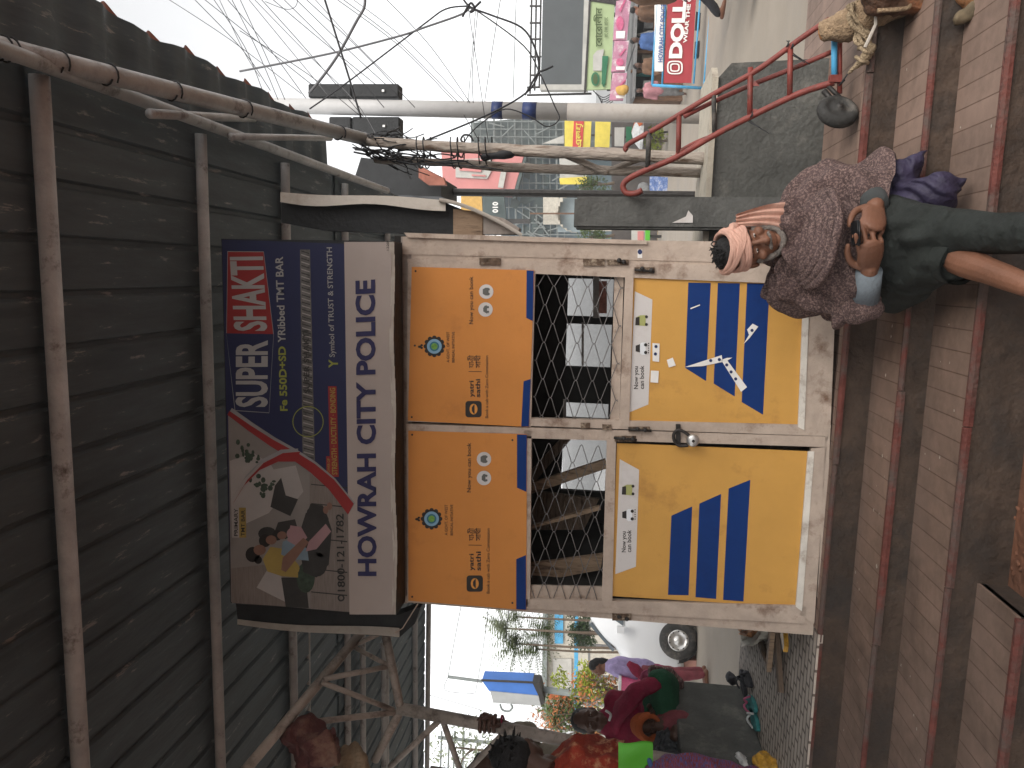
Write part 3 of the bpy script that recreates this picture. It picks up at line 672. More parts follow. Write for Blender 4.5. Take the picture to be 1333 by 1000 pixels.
b = B(); tube(b, [P(514, 824, 3.56), P(524, 818, 3.56), P(544, 786, 3.56)], .003, 6); part('tie_wire', b, M['frame_paint'], sb2)

# ------------------------------------------------------------------ bench wall, pillar
b = B(); z1 = .53
prof = [(.16, z1), (1.0, z1), (1.07, z1-.06), (1.09, 0), (.16, 0)]
extr(b, [(x, 4.15, z) for x, z in prof], (0, .5, 0)); 
bw_ = thing('bench_wall', 'low dark concrete bench wall with a pale worn top, right of the booth', 'bench wall', (.6, 4.4, 0))
part('wall_body', b, M['concrete_dark'], bw_)
b = B(); extr(b, [(.158, 4.13, z1+.002), (1.0, 4.13, z1+.002), (1.06, 4.2, z1+.002), (1.06, 4.66, z1+.002), (.158, 4.66, z1+.002)], (0, 0, .03)); jitter(b, .004, 8); part('wall_top', b, M['concrete_top'], bw_)
b = B(); bx(b, .245, .405, 4.0, 4.14, 0, 1.225)
for v in b.verts:
    if v.co.z > 1: v.co.x += -.012
bmesh.ops.bevel(b, geom=b.edges[:], offset=.012, segments=2, affect='EDGES')
pi_ = single('concrete_post', b, M['pillar_concrete'], 'square dark concrete post standing in front of the bench wall', 'post')
b = B(); poly(b, [(875, 290), (893, 282), (896, 274), (902, 281), (902, 290)], 3.994); q = part('paper_scrap', b, M['white_vinyl'], pi_)
q.location = (0, 0, 0)

# weathered timber poles on the wall
mat('timber', (.36, .31, .265), .85, .3, 5, .8, 25, stretch=(3, 3, .7), dirt=((.15, .10, .07), .52, .66, 8))
def post(name, pts, rr, label, knots):
    b = B(); tube(b, pts, rr, 14, 6); jitter(b, .006, 16, len(name)); jitter(b, .004, 50, 2)
    return single(name, b, M['timber'], label, 'pole', 'timber poles on the bench wall', smooth=True)
post('timber_pole', [P(478, 184, 4.42), P(560, 190, 4.40), P(680, 196, 4.36), P(800, 201, 4.33), P(924, 207, 4.32)], [.028, .029, .032, .034, .034], 'thick weathered timber pole standing on the bench wall, nearest the white pole', 1)
post('timber_pole', [P(488, 208, 4.55), P(580, 212, 4.5), P(680, 219, 4.48), P(800, 222, 4.45), P(914, 225, 4.45)], [.020, .022, .026, .027, .027], 'thinner crooked timber pole standing on the bench wall beside the thick one', 2)
b = B(); tube(b, [P(728, 198, 4.38), P(788, 224, 4.42)], .019, 8, rnd=True); jitter(b, .005, 30); single('timber_strut', b, M['timber'], 'short wooden strut wedged between the two timber poles, slanting down right', 'strut')
b = B(); tube(b, [P(788, 224, 4.44), P(838, 205, 4.40)], .015, 8, rnd=True); jitter(b, .004, 30, 4); single('timber_strut', b, M['timber'], 'pale wooden strut between the two timber poles, below the dark one', 'strut')

# ------------------------------------------------------------------ red hand trolley
mat('red_paint', (.19, .042, .033), .5, .25, 8, .2, 50, dirt=((.10, .05, .04), .55, .68, 14))
mat('blue_paint', (.07, .32, .55), .5, .15, 8, dirt=((.35, .36, .36), .58, .7, 10)); mat('rubber', (.035, .034, .032), .8, .3, 10, .3, 50, dirt=((.17, .15, .13), .5, .75, 8))
mat('jute', (.30, .21, .13), .95, .4, 20, 1, 90); mat('rope', (.33, .25, .16), .95, .35, 30, 1, 120)
tr = thing('hand_trolley', 'red tubular hand trolley with a rubber wheel leaning on the concrete post', 'trolley', PZ(1112, 150, 0))
def yy(x): return 3.66+(1090-x)/275*.30
def tp(x, y, dy=0): return P(x, y, yy(x)+dy)
b = B(); tube(b, [tp(1080, 25), tp(1040, 52), tp(985, 92), tp(930, 122), tp(870, 158), tp(835, 178), tp(819, 187), tp(814, 193), tp(816, 196)], .0125, 12, 4); part('rail', b, M['red_paint'], tr, True)
b = B(); tube(b, [tp(1086, 107), tp(1040, 122), tp(985, 148), tp(930, 176), tp(880, 205), tp(840, 222), tp(818, 233), tp(811, 242), tp(815, 251), tp(826, 252), tp(836, 248)], .0145, 12, 4); part('rail', b, M['red_paint'], tr, True)
b = B(); tube(b, [tp(1082, 68, .07), tp(1030, 90, .07), tp(975, 112, .06), tp(930, 132, .05), tp(890, 152, .0)], .011, 10, 4); part('rail', b, M['red_paint'], tr, True)
b = B(); tube(b, [tp(930, 176, .03), tp(905, 186, .03), tp(884, 198, 0), tp(882, 204, 0)], .010, 10, 4); part('rail', b, M['red_paint'], tr, True)
for i, (x0, y0, x1, y1, m) in enumerate(((1029, 60, 1028, 127, 'red_paint'), (977, 88, 976, 150, 'red_paint'), (929, 120, 930, 176, 'rubber'), (884, 148, 883, 202, 'red_paint'), (845, 170, 843, 222, 'rubber'))):
    b = B(); tube(b, [tp(x0, y0), tp(x1, y1)], .0125 if i != 2 else .011, 10); part('rung', b, M[m], tr, True)
for x, y, s_ in ((981, 108, 1), (978, 146, -1)):
    b = B(); extr(b, [tp(x-4, y-8*s_), tp(x-4, y+4*s_), tp(x+8, y+4*s_)], (0, .006, 0)); part('gusset', b, M['red_paint'], tr)
b = B(); tube(b, [tp(1086, 46), tp(1086, 102)], .013, 12); part('crossbar', b, M['blue_paint'], tr, True)
b = B(); tube(b, [tp(1093, 30, .02), tp(1093, 122, .02)], .011, 12); part('crossbar', b, M['red_paint'], tr, True)
b = B(); box(b, tp(1087, 103), (.03, .03, .05)); part('bracket', b, M['red_paint'], tr)
b = B(); tube(b, [tp(1072, 118), tp(1088, 136)], .013, 8); tube(b, [tp(1078, 112), tp(1096, 130)], .010, 8); part('axle_arm', b, M['iron_dark'], tr, True)
wc = P(1090, 146, 3.60); ax = Vector((.62, -.75, -.10)).normalized()
b = B(); lathe(b, wc, ax, [(.012, -.028), (.055, -.030), (.076, -.024), (.086, -.008), (.086, .012), (.077, .026), (.058, .032), (.052, .024), (.02, .024), (.018, .034), (.001, .034)], 32); wh = part('wheel', b, M['rubber'], tr, True)
b = B(); lathe(b, wc, ax, [(.001, .040), (.014, .039), (.016, .025)], 14); part('hub', b, M['iron_dark'], wh, True)
for x, y in ((1024, 60), (977, 152), (1030, 62)):
    b = B()
    for k in range(3): tube(b, [tp(x+k*2, y-7), tp(x+3-k, y-2, -.02), tp(x-3+k*2, y+6), tp(x+12+k*6, y+14+k*4, -.01)], .0018, 5, 4)
    part('tie_wire', b, M['cable'], tr, True)
b = B(); tube(b, [tp(1100, 104, -.02), tp(1092, 112, -.02), tp(1104, 96, -.03)], .003, 6, 3); part('tie_wire', b, M['cable'], tr, True)
# jute wrapped roll with rope lying over the trolley handle
jr = thing('jute_roll', 'jute sacking roll tied with rope, lying over the trolley handle', 'sacking roll', P(1140, 20, 3.6))
b = B(); tube(b, [P(1068, 42, 3.62), P(1100, 34, 3.58), P(1130, 18, 3.54), P(1175, -8, 3.5), P(1230, -40, 3.5)], [.034, .062, .075, .085, .085], 20, 8, rnd=False); jitter(b, .014, 14); jitter(b, .006, 60, 2); part('sacking', b, M['jute'], jr, True)
b = B(); lathe(b, P(1068, 42, 3.622), (P(1068, 42, 3.622)-P(1100, 34, 3.58)), [(.001, .004), (.030, .003), (.038, -.006), (.035, -.02)], 20); jitter(b, .003, 50); part('sack_mouth', b, mat('jute_rust', (.36, .17, .07), .9, .35, 20, .6, 60), jr, True)
b = B()
random.seed(3)
for k in range(7):
    pts = [(1104+random.uniform(-4, 10)+q*5.5+6*math.sin(q*1.3+k), 6+q*14+random.uniform(-4, 4), 3.50+.02*math.sin(q+k)) for q in range(5)]
    tube(b, [P(x, y, Yq) for x, y, Yq in pts], .009, 8, 6)
tube(b, [P(1136, 60, 3.49), P(1128, 72, 3.48), P(1122, 80, 3.49), P(1112, 88, 3.5), P(1104, 96, 3.52)], [.018, .022, .018, .009, .004], 10, 5); jitter(b, .004, 60, 1)
for x, y in ((1128, 64), (1122, 76)):
    tube(b, [P(x-8, y-2, 3.48), P(x, y+4, 3.455), P(x+8, y+6, 3.48)], .008, 8, 5)
part('rope', b, M['rope'], jr, True)
b = B(); tube(b, [P(1140, -10, 3.45), P(1140, 32, 3.45), P(1126, 62, 3.45)], .007, 6); part('white_strap', b, M['flex_edge'], jr)
# brown bundle at the right end of the steps, cut by the picture's edge
cb = thing('cloth_heap', 'dirty brown cloth heap and frame lying on the right end of the steps', 'cloth heap', P(1180, 0, 3.35))
b = B(); tube(b, [P(1140, 4, 3.42), P(1170, 6, 3.40), P(1215, -4, 3.38), P(1250, -22, 3.36)], [.04, .06, .06, .04], 14, 6, rnd=True); tube(b, [P(1150, -30, 3.4), P(1240, -60, 3.3)], .12, 12, rnd=True)
b = fuse(b, .012, 4); jitter(b, .03, 12); jitter(b, .01, 45, 2); part('cloth', b, mat('brown_cloth', (.10, .055, .035), .95, .5, 8, .6, 50, dirt=((.27, .10, .04), .52, .65, 5)), cb, True)
b = B(); tube(b, [P(1142, 14, 3.36), P(1172, 12, 3.35), P(1184, 8, 3.35), P(1186, -12, 3.36)], .009, 8, 4); part('cane_handle', b, M['jute'], cb, True)
b = B(); tube(b, [P(1252, 0, 3.2), P(1285, 4, 3.16), P(1300, -12, 3.14), P(1330, -40, 3.1)], [.03, .05, .06, .05], 12, 5, rnd=True); jitter(b, .02, 14); jitter(b, .006, 60, 2); single('cloth_sack', b, mat('orange_cloth', (.17, .075, .03), .9, .3, 10, .6, 40), 'small rust brown sack lying on the lower steps by the frame edge', 'sack', smooth=True)
b = B(); tube(b, [P(1245, 26, 3.16), P(1270, 12, 3.15), P(1300, 2, 3.14)], [.02, .03, .02], 10, 5, rnd=True); jitter(b, .015, 25, 6); single('leaf_litter', b, mat('dry_leaf', (.12, .09, .055), .9, .5, 12), 'small heap of dry leaves beside the rust brown sack on the steps', 'litter', smooth=True)

# ------------------------------------------------------------------ people
mat('skin', (.17, .078, .047), .55, .18, 9, .15, 120); mat('skin_dark', (.085, .045, .032), .55, .15, 9, .1, 120)
mat('hair_black', (.012, .011, .011), .6, .3, 60, .6, 160); mat('beard_grey', (.20, .175, .155), .9, .5, 90, .8, 200); mat('lips', (.13, .05, .04), .5, .1); mat('eye_white', (.55, .52, .48), .3, .05); mat('eye_dark', (.015, .012, .01), .2, .05)
def rotm(roll=0, pitch=0, yaw=0):     # degrees; yaw turns the face, pitch>0 looks down, roll>0 leans to the viewer's right
    return (Matrix.Rotation(math.radians(yaw), 3, 'Z') @ Matrix.Rotation(math.radians(roll), 3, 'Y') @ Matrix.Rotation(math.radians(pitch), 3, 'X'))
def head(bm, c, R, s=1.0):
    c = Vector(c); f = lambda x, y, z: c + R @ (Vector((x, y, z))*s)
    ball(bm, f(0, .005, .025), (.074*s, .094*s, .100*s), R, 20, 14)
    ball(bm, f(0, -.028, -.050), (.058*s, .060*s, .062*s), R); ball(bm, f(0, -.066, -.093), (.026*s, .022*s, .020*s), R)
    tube(bm, [f(0, -.088, .020), f(0, -.103, -.006), f(0, -.112, -.030)], [.008*s, .010*s, .015*s], 10, 2, rnd=True)
    for q in (-1, 1):
        ball(bm, f(q*.012, -.100, -.036), (.009*s, .011*s, .008*s), R, 10, 8)
        tube(bm, [f(q*.010, -.086, .024), f(q*.032, -.085, .030), f(q*.055, -.068, .020)], [.008*s, .010*s, .007*s], 8, 2, rnd=True)
        ball(bm, f(q*.045, -.062, -.025), (.023*s, .022*s, .020*s), R, 12, 8)
        ball(bm, f(q*.030, -.074, .004), (.014*s, .011*s, .010*s), R, 10, 8)
        ball(bm, f(q*.076, .008, -.002), (.010*s, .020*s, .032*s), R, 10, 8)
    tube(bm, [f(-.024, -.083, -.061), f(0, -.092, -.060), f(.024, -.083, -.061)], .0075*s, 8, 3, rnd=True)
    tube(bm, [f(-.020, -.080, -.072), f(0, -.088, -.073), f(.020, -.080, -.072)], .0075*s, 8, 3, rnd=True)
    tube(bm, [f(0, .01, -.05), f(0, .022, -.13), f(0, .03, -.19)], [.052*s, .050*s, .058*s], 14, 2)
def eyes(par, c, R, s=1.0):
    b = B(); d = B()
    for q in (-1, 1):
        p = Vector(c)+R @ (Vector((q*.030, -.079, .003))*s); ball(b, p, (.010*s, .008*s, .0032*s), R, 10, 8)
        p = Vector(c)+R @ (Vector((q*.030, -.0862, .002))*s); ball(d, p, (.0045*s, .0035*s, .0032*s), R, 8, 6)
    part('eyes', b, M['eye_white'], par, True); parts('iris', d, M['eye_dark'], par, True)
def hand(bm, wrist, fdir, pnorm, side, s=1.0, curl=(35, 40, 45, 50), thumb=25, spread=4):
    """wrist point, finger direction, palm normal (fingers curl towards it), side = thumb direction"""
    w = Vector(wrist); x = Vector(fdir).normalized(); z = Vector(pnorm); z = (z-x*z.dot(x)).normalized(); y = z.cross(x)
    if y.dot(Vector(side)) < 0: y = -y
    f = lambda a, b_, c_: w+(x*a+y*b_+z*c_)*s
    tube(bm, [f(-.02, 0, 0), f(.02, 0, 0), f(.055, .001, 0), f(.092, 0, 0)], [.026*s, .032*s, .040*s, .039*s], 14, 2, flatn=.42, hint=z, rnd=True)
    lens = (.072, .080, .074, .058)
    for i in range(4):
        yb = .0315-.021*i; a = math.radians(spread*(1.5-i)); p = f(.088-(.004 if i in (0, 3) else 0)-(.008 if i == 3 else 0), yb, 0)
        d0 = x*math.cos(a)+y*math.sin(a); L = lens[i]*s; pts = [p]; ang = 0
        for k, fr in enumerate((.45, .31, .24)):
            ang += math.radians(curl[i]*(1, 1.1, .7)[k]); dd = d0*math.cos(ang)+z*math.sin(ang); pts.append(pts[-1]+dd*L*fr)
        tube(bm, pts, [.0088*s, .0082*s, .0078*s, .0064*s], 9, 3, rnd=True)
    t0 = f(.018, .026, .006); a = math.radians(thumb)
    t1 = t0+(x*.6+y*.75+z*.25).normalized()*.036*s; t2 = t1+(x*math.cos(a)+y*.25+z*math.sin(a)).normalized()*.034*s; t3 = t2+(x*math.cos(a)-y*.1+z*math.sin(a)).normalized()*.026*s
    tube(bm, [t0, t1, t2, t3], [.014*s, .012*s, .0105*s, .0085*s], 9, 3, rnd=True)
def strip_rows(rows, k):      # refine a grid of rows along the row direction (Catmull-Rom)
    cols = list(zip(*rows)); return [list(r) for r in zip(*[smooth_path(c, k) for c in cols])]

# ---- the seated man
V3 = Vector; HS = .94
mat('shawl', (.095, .062, .06), .98, .35, 14, .8, 240, dirt=((.30, .205, .18), .47, .62, 130))
mat('trouser', (.016, .019, .017), .85, .3, 8, 1.0, 16); mat('shirt_grey', (.15, .175, .195), .85, .2, 10, .3, 80); mat('shirt_dark', (.05, .055, .055), .85, .2, 10, .3, 80)
mat('turban', (.58, .34, .265), .9, .15, 14, .4, 120, stretch=(1, 1, 4)); mat('turban_edge', (.55, .42, .36), .9, .1, 10)
mat('phone', (.012, .012, .013), .25, .1); mat('phone_edge', (.25, .25, .26), .3, .1, metal=.5)
HC = P(975, 322, 3.04); HR = rotm(roll=-13, pitch=10, yaw=8)
man = thing('person', 'seated man in a peach turban and speckled brown shawl holding a phone on the steps', 'person', PZ(1165, 325, -.13))
b = B(); head(b, HC, HR, HS)
hf = lambda x, y, z: HC + HR @ Vector((x*HS, y*HS, z*HS))
nk = hf(0, .03, -.16)
# hidden trunk joins head, arms and leg into one body
tube(b, [nk, P(1060, 325, 3.18), P(1130, 325, 3.26), P(1165, 328, 3.28)], [.055, .13, .12, .13], 16, 4, rnd=True)
shR, shL = P(1042, 385, 3.18), P(1050, 262, 3.18)
elR, elL = P(1124, 392, 3.05), P(1130, 240, 3.17)
wrR, wrL = P(1132, 352, 2.93), P(1140, 268, 2.95)
tube(b, [shR, elR], [.05, .042], 12, rnd=True); tube(b, [elR, wrR], [.04, .029], 12, rnd=True)
tube(b, [shL, elL], [.05, .042], 12, rnd=True); tube(b, [elL, wrL], [.04, .029], 12, rnd=True)
hand(b, wrR, P(1134, 316, 2.84)-wrR, P(1112, 335, 2.98)-P(1128, 335, 2.80), P(1105, 330, 2.90)-P(1130, 330, 2.90), 1.12, (6, 22, 30, 36), 18, 6)
hand(b, wrL, P(1136, 300, 2.84)-wrL, P(1114, 290, 2.98)-P(1130, 290, 2.80), P(1105, 285, 2.9)-P(1135, 285, 2.9), 1.12, (18, 26, 32, 38), 20, 6)
knR, anR = P(1232, 330, 2.80), P(1338, 372, 2.44)
hipR = P(1160, 360, 3.24)
tube(b, [P(1165, 335, 3.26), hipR, knR], [.10, .075, .055], 12, rnd=True)
tube(b, [knR, knR.lerp(anR, .3)+V3((0, .02, 0)), knR.lerp(anR, .65)+V3((0, .01, 0)), anR], [.052, .050, .040, .034], 14, 4, rnd=True)
fz = V3((anR.x-.02, anR.y-.16, -.425)); heel = V3((anR.x, anR.y+.03, -.40)); anR2 = V3(anR)
tube(b, [anR, heel], [.033, .03], 10, rnd=True); tube(b, [heel, (heel+fz)/2+V3((0, 0, .025)), fz], [.032, .036, .026], 12, 3, rnd=True)
for i in range(5): tube(b, [fz+V3((-.03+.015*i, .01, 0)), fz+V3((-.034+.016*i, -.045+.006*i, -.004))], [.011, .009], 8, rnd=True)
b = fuse(b, .0032, 3); body = part('body', b, M['skin'], man, True)
eyes(body, HC, HR, HS)
b = B()
tube(b, [hf(-.052, -.052, -.052), hf(-.046, -.068, -.09), hf(0, -.088, -.108), hf(.046, -.068, -.09), hf(.052, -.052, -.052)], [.004, .008, .012, .008, .004], 10, 5, rnd=True)
tube(b, [hf(-.03, -.090, -.052), hf(0, -.101, -.047), hf(.03, -.090, -.052)], .0062, 8, 4, rnd=True)
tube(b, [hf(-.062, -.03, -.02), hf(-.06, -.045, -.055), hf(-.05, -.06, -.085)], .012, 8, 4, rnd=True); tube(b, [hf(.062, -.03, -.02), hf(.06, -.045, -.055), hf(.05, -.06, -.085)], .012, 8, 4, rnd=True)
jitter(b, .004, 90); part('beard', b, M['beard_grey'], man, True)
b = B()
for k in range(90):
    a = random.uniform(0, 6.28); r = random.uniform(0, .055); p = hf(r*math.cos(a)-.008, .01+r*math.sin(a), .118)
    tube(b, [p, p+HR @ V3((random.uniform(-.008, .008), random.uniform(-.008, .008), .014)), p+HR @ V3((random.uniform(-.016, .016), random.uniform(-.016, .016), .022))], [.004, .0035, .0012], 5, 2)
ball(b, hf(-.005, .02, .085), (.066, .08, .05), HR); part('hair', b, M['hair_black'], man, True)
b = B()
for q in (-1, 1): tube(b, [hf(q*.012, -.0955, .0235), hf(q*.034, -.094, .030), hf(q*.055, -.076, .020)], [.003, .0035, .002], 6, 3)
part('eyebrows', b, M['hair_black'], man, True)
# turban: crossing bands wound round the brow, tail hanging by the ear
b = B()
def band(z0, tilt, r, th, ph=0, squash=1.0):
    pts = []
    for i in range(41):
        t = i/40*2*math.pi; x = (.079+r)*math.cos(t); y = .003+(.098+r)*math.sin(t); z = z0+tilt*x+squash*.012*math.sin(t*2+ph)
        pts.append(hf(x, y, z))
    tube(b, pts, th, 8, 1, cap=False)
for i in range(9):
    band(.038+.0085*i, (.30 if i % 2 else .12)*(1 if i < 6 else -.4), .004-.0012*max(0, i-4)**1.3, .0105-.0003*i, i*.9, .5)
for i in range(4): band(.060+.007*i, -.42+.03*i, .007-.001*i, .0085, 1+i*.5, .4)
tube(b, [hf(.070, -.055, .075), hf(.082, -.035, .06), hf(.087, -.02, .04)], [.012, .02, .014], 10, 3, rnd=True)
jitter(b, .0022, 70); part('turban', b, M['turban'], man, True)
b = B(); rows = []
for i in range(12):
    t = i/11; row = []
    for j in range(13):
        s = j/12-.5; wd = .022+.030*t; x, y, Yq = 958+62*t, 287-6*math.sin(t*2)+0*s, 3.02
        p = P(x+8*s*s*t, y, Yq)+RR*(s*wd*2)*1.0+V3((0, .012*math.sin(j*1.9+t*2)-.01*math.sin(t*3.1), 0)); row.append(p)
    rows.append(row)
grid(b, rows); part('turban_tail', b, M['turban'], man, True)
b = B(); 
for k in range(0): tube(b, [hf(-.070+.01*k, -.045-.01*k, .118+.004*k), hf(-.035, -.070, .122+.004*k), hf(.02, -.06, .128+.003*k)], .004, 6, 4)
b.free()
# shawl
Rr = [(1016, 290), (1013, 270), (1021, 255), (1047, 235), (1075, 220), (1102, 211), (1130, 206), (1150, 203), (1167, 209)]
Ll = [(1004, 352), (1000, 376), (1008, 394), (1030, 404), (1055, 414), (1076, 419), (1092, 419), (1104, 416), (1112, 408)]
dF = [.095, .13, .16, .17, .19, .215, .235, .25, .255]; dB = [.05, .07, .09, .12, .14, .16, .17, .17, .17]; sag = [2, 6, 6, 5, 3, -4, -14, -20, -29]
YC = [3.09, 3.12, 3.15, 3.17, 3.18, 3.19, 3.19, 3.19, 3.19]
rows = []
NA = 120
for i in range(9):
    row = []
    for j in range(NA):
        a = 2*math.pi*j/NA; cs, sn = math.cos(a), math.sin(a)     # a=0 viewer's right, pi/2 front
        t = (1-cs)/2; x = Rr[i][0]*(1-t)+Ll[i][0]*t; y = Rr[i][1]*(1-t)+Ll[i][1]*t
        Y = YC[i]-(dF[i] if sn > 0 else dB[i])*(1 if sn > 0 else -1)*abs(sn)**.85
        if sn > 0: x += sag[i]*sn
        else: x += (40 if i > 5 else 0)*(-sn)
        p = P(x, y, YC[i]); p = p+(P(x, y, Y)-p)*1.0
        # keep true width: move straight towards the viewer instead of along the ray
        p = P(x, y, YC[i]); p.y = Y; row.append(p)
    rows.append(row)
rows = strip_rows(rows, 9)
out = []
nr = len(rows)
for i, row in enumerate(rows):
    s = i/(nr-1); r2 = []
    for j, p in enumerate(row):
        a = 2*math.pi*j/NA; q = p-V3((.08, 3.2, p.z)); nrm = V3((q.x, q.y, .2)).normalized()
        # folds sweep from the viewer's left shoulder across to the right hem
        ph = 3.3*math.cos(a)*1.0+s*5.0
        f = .024*math.sin(ph*2.6+2*noise.noise(V3((s*3, a*1.2, 0))))*min(1, s*3+.15) + .017*math.sin(a*9-s*7+3*noise.noise(V3((a*.8, s*2, 5))))
        f += .014*noise.noise(V3((math.cos(a)*5, math.sin(a)*4, s*5)))
        if s < .35: f += .010*math.sin(s*48+2*math.cos(a)+1.2*noise.noise(V3((a, s*4, 2))))*(1-s/.35)
        if math.sin(a) > .05:
            t = (1-math.cos(a))/2; k_ = min(8, int(s*8)); fr = s*8-k_; k2 = min(8, k_+1)
            xx = (Rr[k_][0]*(1-fr)+Rr[k2][0]*fr)*(1-t)+(Ll[k_][0]*(1-fr)+Ll[k2][0]*fr)*t; yy_ = (Rr[k_][1]*(1-fr)+Rr[k2][1]*fr)*(1-t)+(Ll[k_][1]*(1-fr)+Ll[k2][1]*fr)*t
            e = (yy_-262)*.47-(xx-1060)+4*math.sin(yy_*.09); g_ = max(0, min(1, e/5+.5)); f += .042*g_*max(0, 1-e/70)*min(1, max(0, (xx-1035)/25))
            e = (yy_-300)*.30-(xx-1032)+5*math.sin(yy_*.07+1); g_ = max(0, min(1, e/6+.5)); f += .016*g_*max(0, 1-e/35)
        f -= .040*max(0, .32-abs(noise.noise(V3((p.x*4.5+p.z*5+2, p.y*2, p.z*2.2-p.x*2.4)))))+.020*max(0, .3-abs(noise.noise(V3((p.x*8+p.z*8+9, p.y*3, p.z*4-p.x*4)))))
        r2.append(p+nrm*f)
    out.append(r2)
b = B(); grid(b, out, True)
# overlap flap with a clear fold edge running down the front
rows = []
for i in range(30):
    t = i/29; row = []
    x = 1018+92*t; yc = 262+88*t**.8
    for j in range(9):
        u = j/8; y = yc+ (8+24*t)*(u) ; Yq = 3.02-.055*t-.022*math.sin(u*math.pi*.9)-.030*t
        row.append(P(x+6*u+(9*u*t), y, Yq))
    rows.append(row)
sh = part('shawl', b, M['shawl'], man, True)
b = B()
for i in range(7):      # rolled collar round the neck
    pts = []
    for k in range(33):
        t = k/32*2*math.pi; pts.append(nk+V3((.010, -.01, 0))+V3(((.088+.014*i)*math.cos(t), (.080+.010*i)*math.sin(t)-.012*i, -.005-.016*i+.030*math.sin(t)-.015*math.cos(t))))
    tube(b, pts, .016, 8, 1, cap=False)
jitter(b, .010, 20, 3); part('shawl_collar', b, M['shawl'], sh, True)
# flap hanging over the lower arm
b = B(); tube(b, [P(1098, 398, 3.06), P(1118, 400, 3.03), P(1136, 398, 3.03), P(1142, 388, 3.03)], [.055, .065, .05, .02], 16, 5, flatn=.6, rnd=True); jitter(b, .012, 22, 5); part('shawl_corner', b, M['shawl'], sh, True)
# sleeves
b = B(); tube(b, [elR, wrR.lerp(elR, .03)], [.056, .044], 16, 1); tube(b, [P(1105, 396, 3.12), elR], [.05, .056], 14, rnd=True); jitter(b, .005, 30); part('sleeve', b, M['shirt_grey'], man, True)
b = B(); tube(b, [elL.lerp(wrL, .3), wrL.lerp(elL, .02)], [.052, .043], 16, 1); jitter(b, .005, 30, 3); part('sleeve', b, M['shirt_dark'], man, True)
# trousers: lap, rolled right leg, long left leg
b = B()
hipL = P(1152, 290, 3.22); knL = P(1196, 297, 2.86); anL = P(1350, 302, 2.46)
tube(b, [P(1160, 366, 3.26), P(1185, 352, 3.04), P(1222, 338, 2.84), P(1243, 337, 2.775)], [.115, .108, .088, .078], 18, 5, rnd=True)
tube(b, [P(1150, 285, 3.24), P(1160, 290, 3.05), knL], [.11, .105, .082], 18, 4, rnd=True)
tube(b, [knL, P(1245, 300, 2.74), P(1300, 304, 2.60), anL], [.086, .072, .064, .064], 18, 4, rnd=True)
tube(b, [P(1150, 325, 3.10), P(1168, 326, 2.98), P(1190, 322, 2.90)], [.10, .095, .07], 16, 3, rnd=True)
tube(b, [P(1160, 385, 3.2), P(1192, 372, 3.05)], [.075, .065], 14, rnd=True)
b = fuse(b, .008, 6)
for v in b.verts:
    q = v.co; v.co += V3((0, -1, .3)).normalized()*(.020*noise.noise(V3((q.x*12, q.y*5, q.z*9)))+.009*math.sin(q.x*44+q.z*60+5*noise.noise(q*6))-.030*max(0, .35-abs(noise.noise(V3((q.x*9+3, q.y*4, q.z*7)))))-.018*max(0, .3-abs(noise.noise(V3((q.x*17+7, q.y*6, q.z*13))))))
tp_ = part('trousers', b, M['trouser'], man, True)
b = B(); c0, c1 = P(1238, 337, 2.79), P(1253, 341, 2.735); tube(b, [c0, c1], [.082, .080], 20, cap=False); tube(b, [c1, c0], [.074, .073], 20, cap=False)
jitter(b, .008, 16); part('rolled_hem', b, M['trouser'], tp_, True)
# sandal strap at the foot
b = B(); tube(b, [fz+V3((-.04, .05, .01)), fz+V3((0, .06, .04)), fz+V3((.045, .05, .01))], .008, 8, 3); bx(b, fz.x-.05, fz.x+.05, fz.y-.07, heel.y+.03, -.443, -.432); part('sandal', b, M['rubber'], man)
# phone
ph = thing('phone', 'black phone held in the hands of the seated man', 'phone', P(1118, 305, 2.885))
a, c = P(1115, 319, 2.85), P(1114, 289, 2.85); xd = (c-a).normalized(); upv = V3((0, .98, .17)); upv = (upv-xd*upv.dot(xd)).normalized(); zd = xd.cross(upv)
Rp = Matrix((xd, upv, zd)).transposed(); cen = (a+c)/2
b = B(); box(b, cen, (.088, .052, .011), Rp); bmesh.ops.bevel(b, geom=b.edges[:], offset=.004, segments=2, affect='EDGES'); part('case', b, M['phone'], ph, True)
b = B(); box(b, cen+zd*.0062, (.078, .044, .0012), Rp); box(b, cen-zd*.0062, (.02, .012, .0012), Rp); parts('glass', b, M['phone'], ph)
# dark purple bag beside him
bagm = mat('purple_cloth', (.030, .024, .052), .6, .4, 10, .4, 50); pb = thing('cloth_bag', 'crumpled dark purple cloth bag lying on the steps beside the seated man', 'bag', PZ(1200, 235, -.13))
b = B()
tube(b, [P(1158, 250, 3.2), P(1168, 236, 3.18), P(1180, 224, 3.14)], [.06, .10, .06], 14, 4, rnd=True)
tube(b, [P(1178, 222, 3.13), P(1194, 210, 3.11), P(1208, 196, 3.12)], [.06, .035, .006], 12, 4, rnd=True)
tube(b, [P(1165, 262, 3.13), P(1200, 262, 3.04), P(1232, 246, 2.97), P(1256, 238, 2.95)], [.08, .085, .072, .025], 14, 5, rnd=True)
b = fuse(b, .008, 3)
for v in b.verts:
    q = v.co; v.co += noise.noise_vector(q*9)*.022 + V3((0, -.4, 1)).normalized()*(.016*abs(math.sin(q.x*30-q.z*34+5*noise.noise(q*6))))
part('cloth', b, bagm, pb, True)

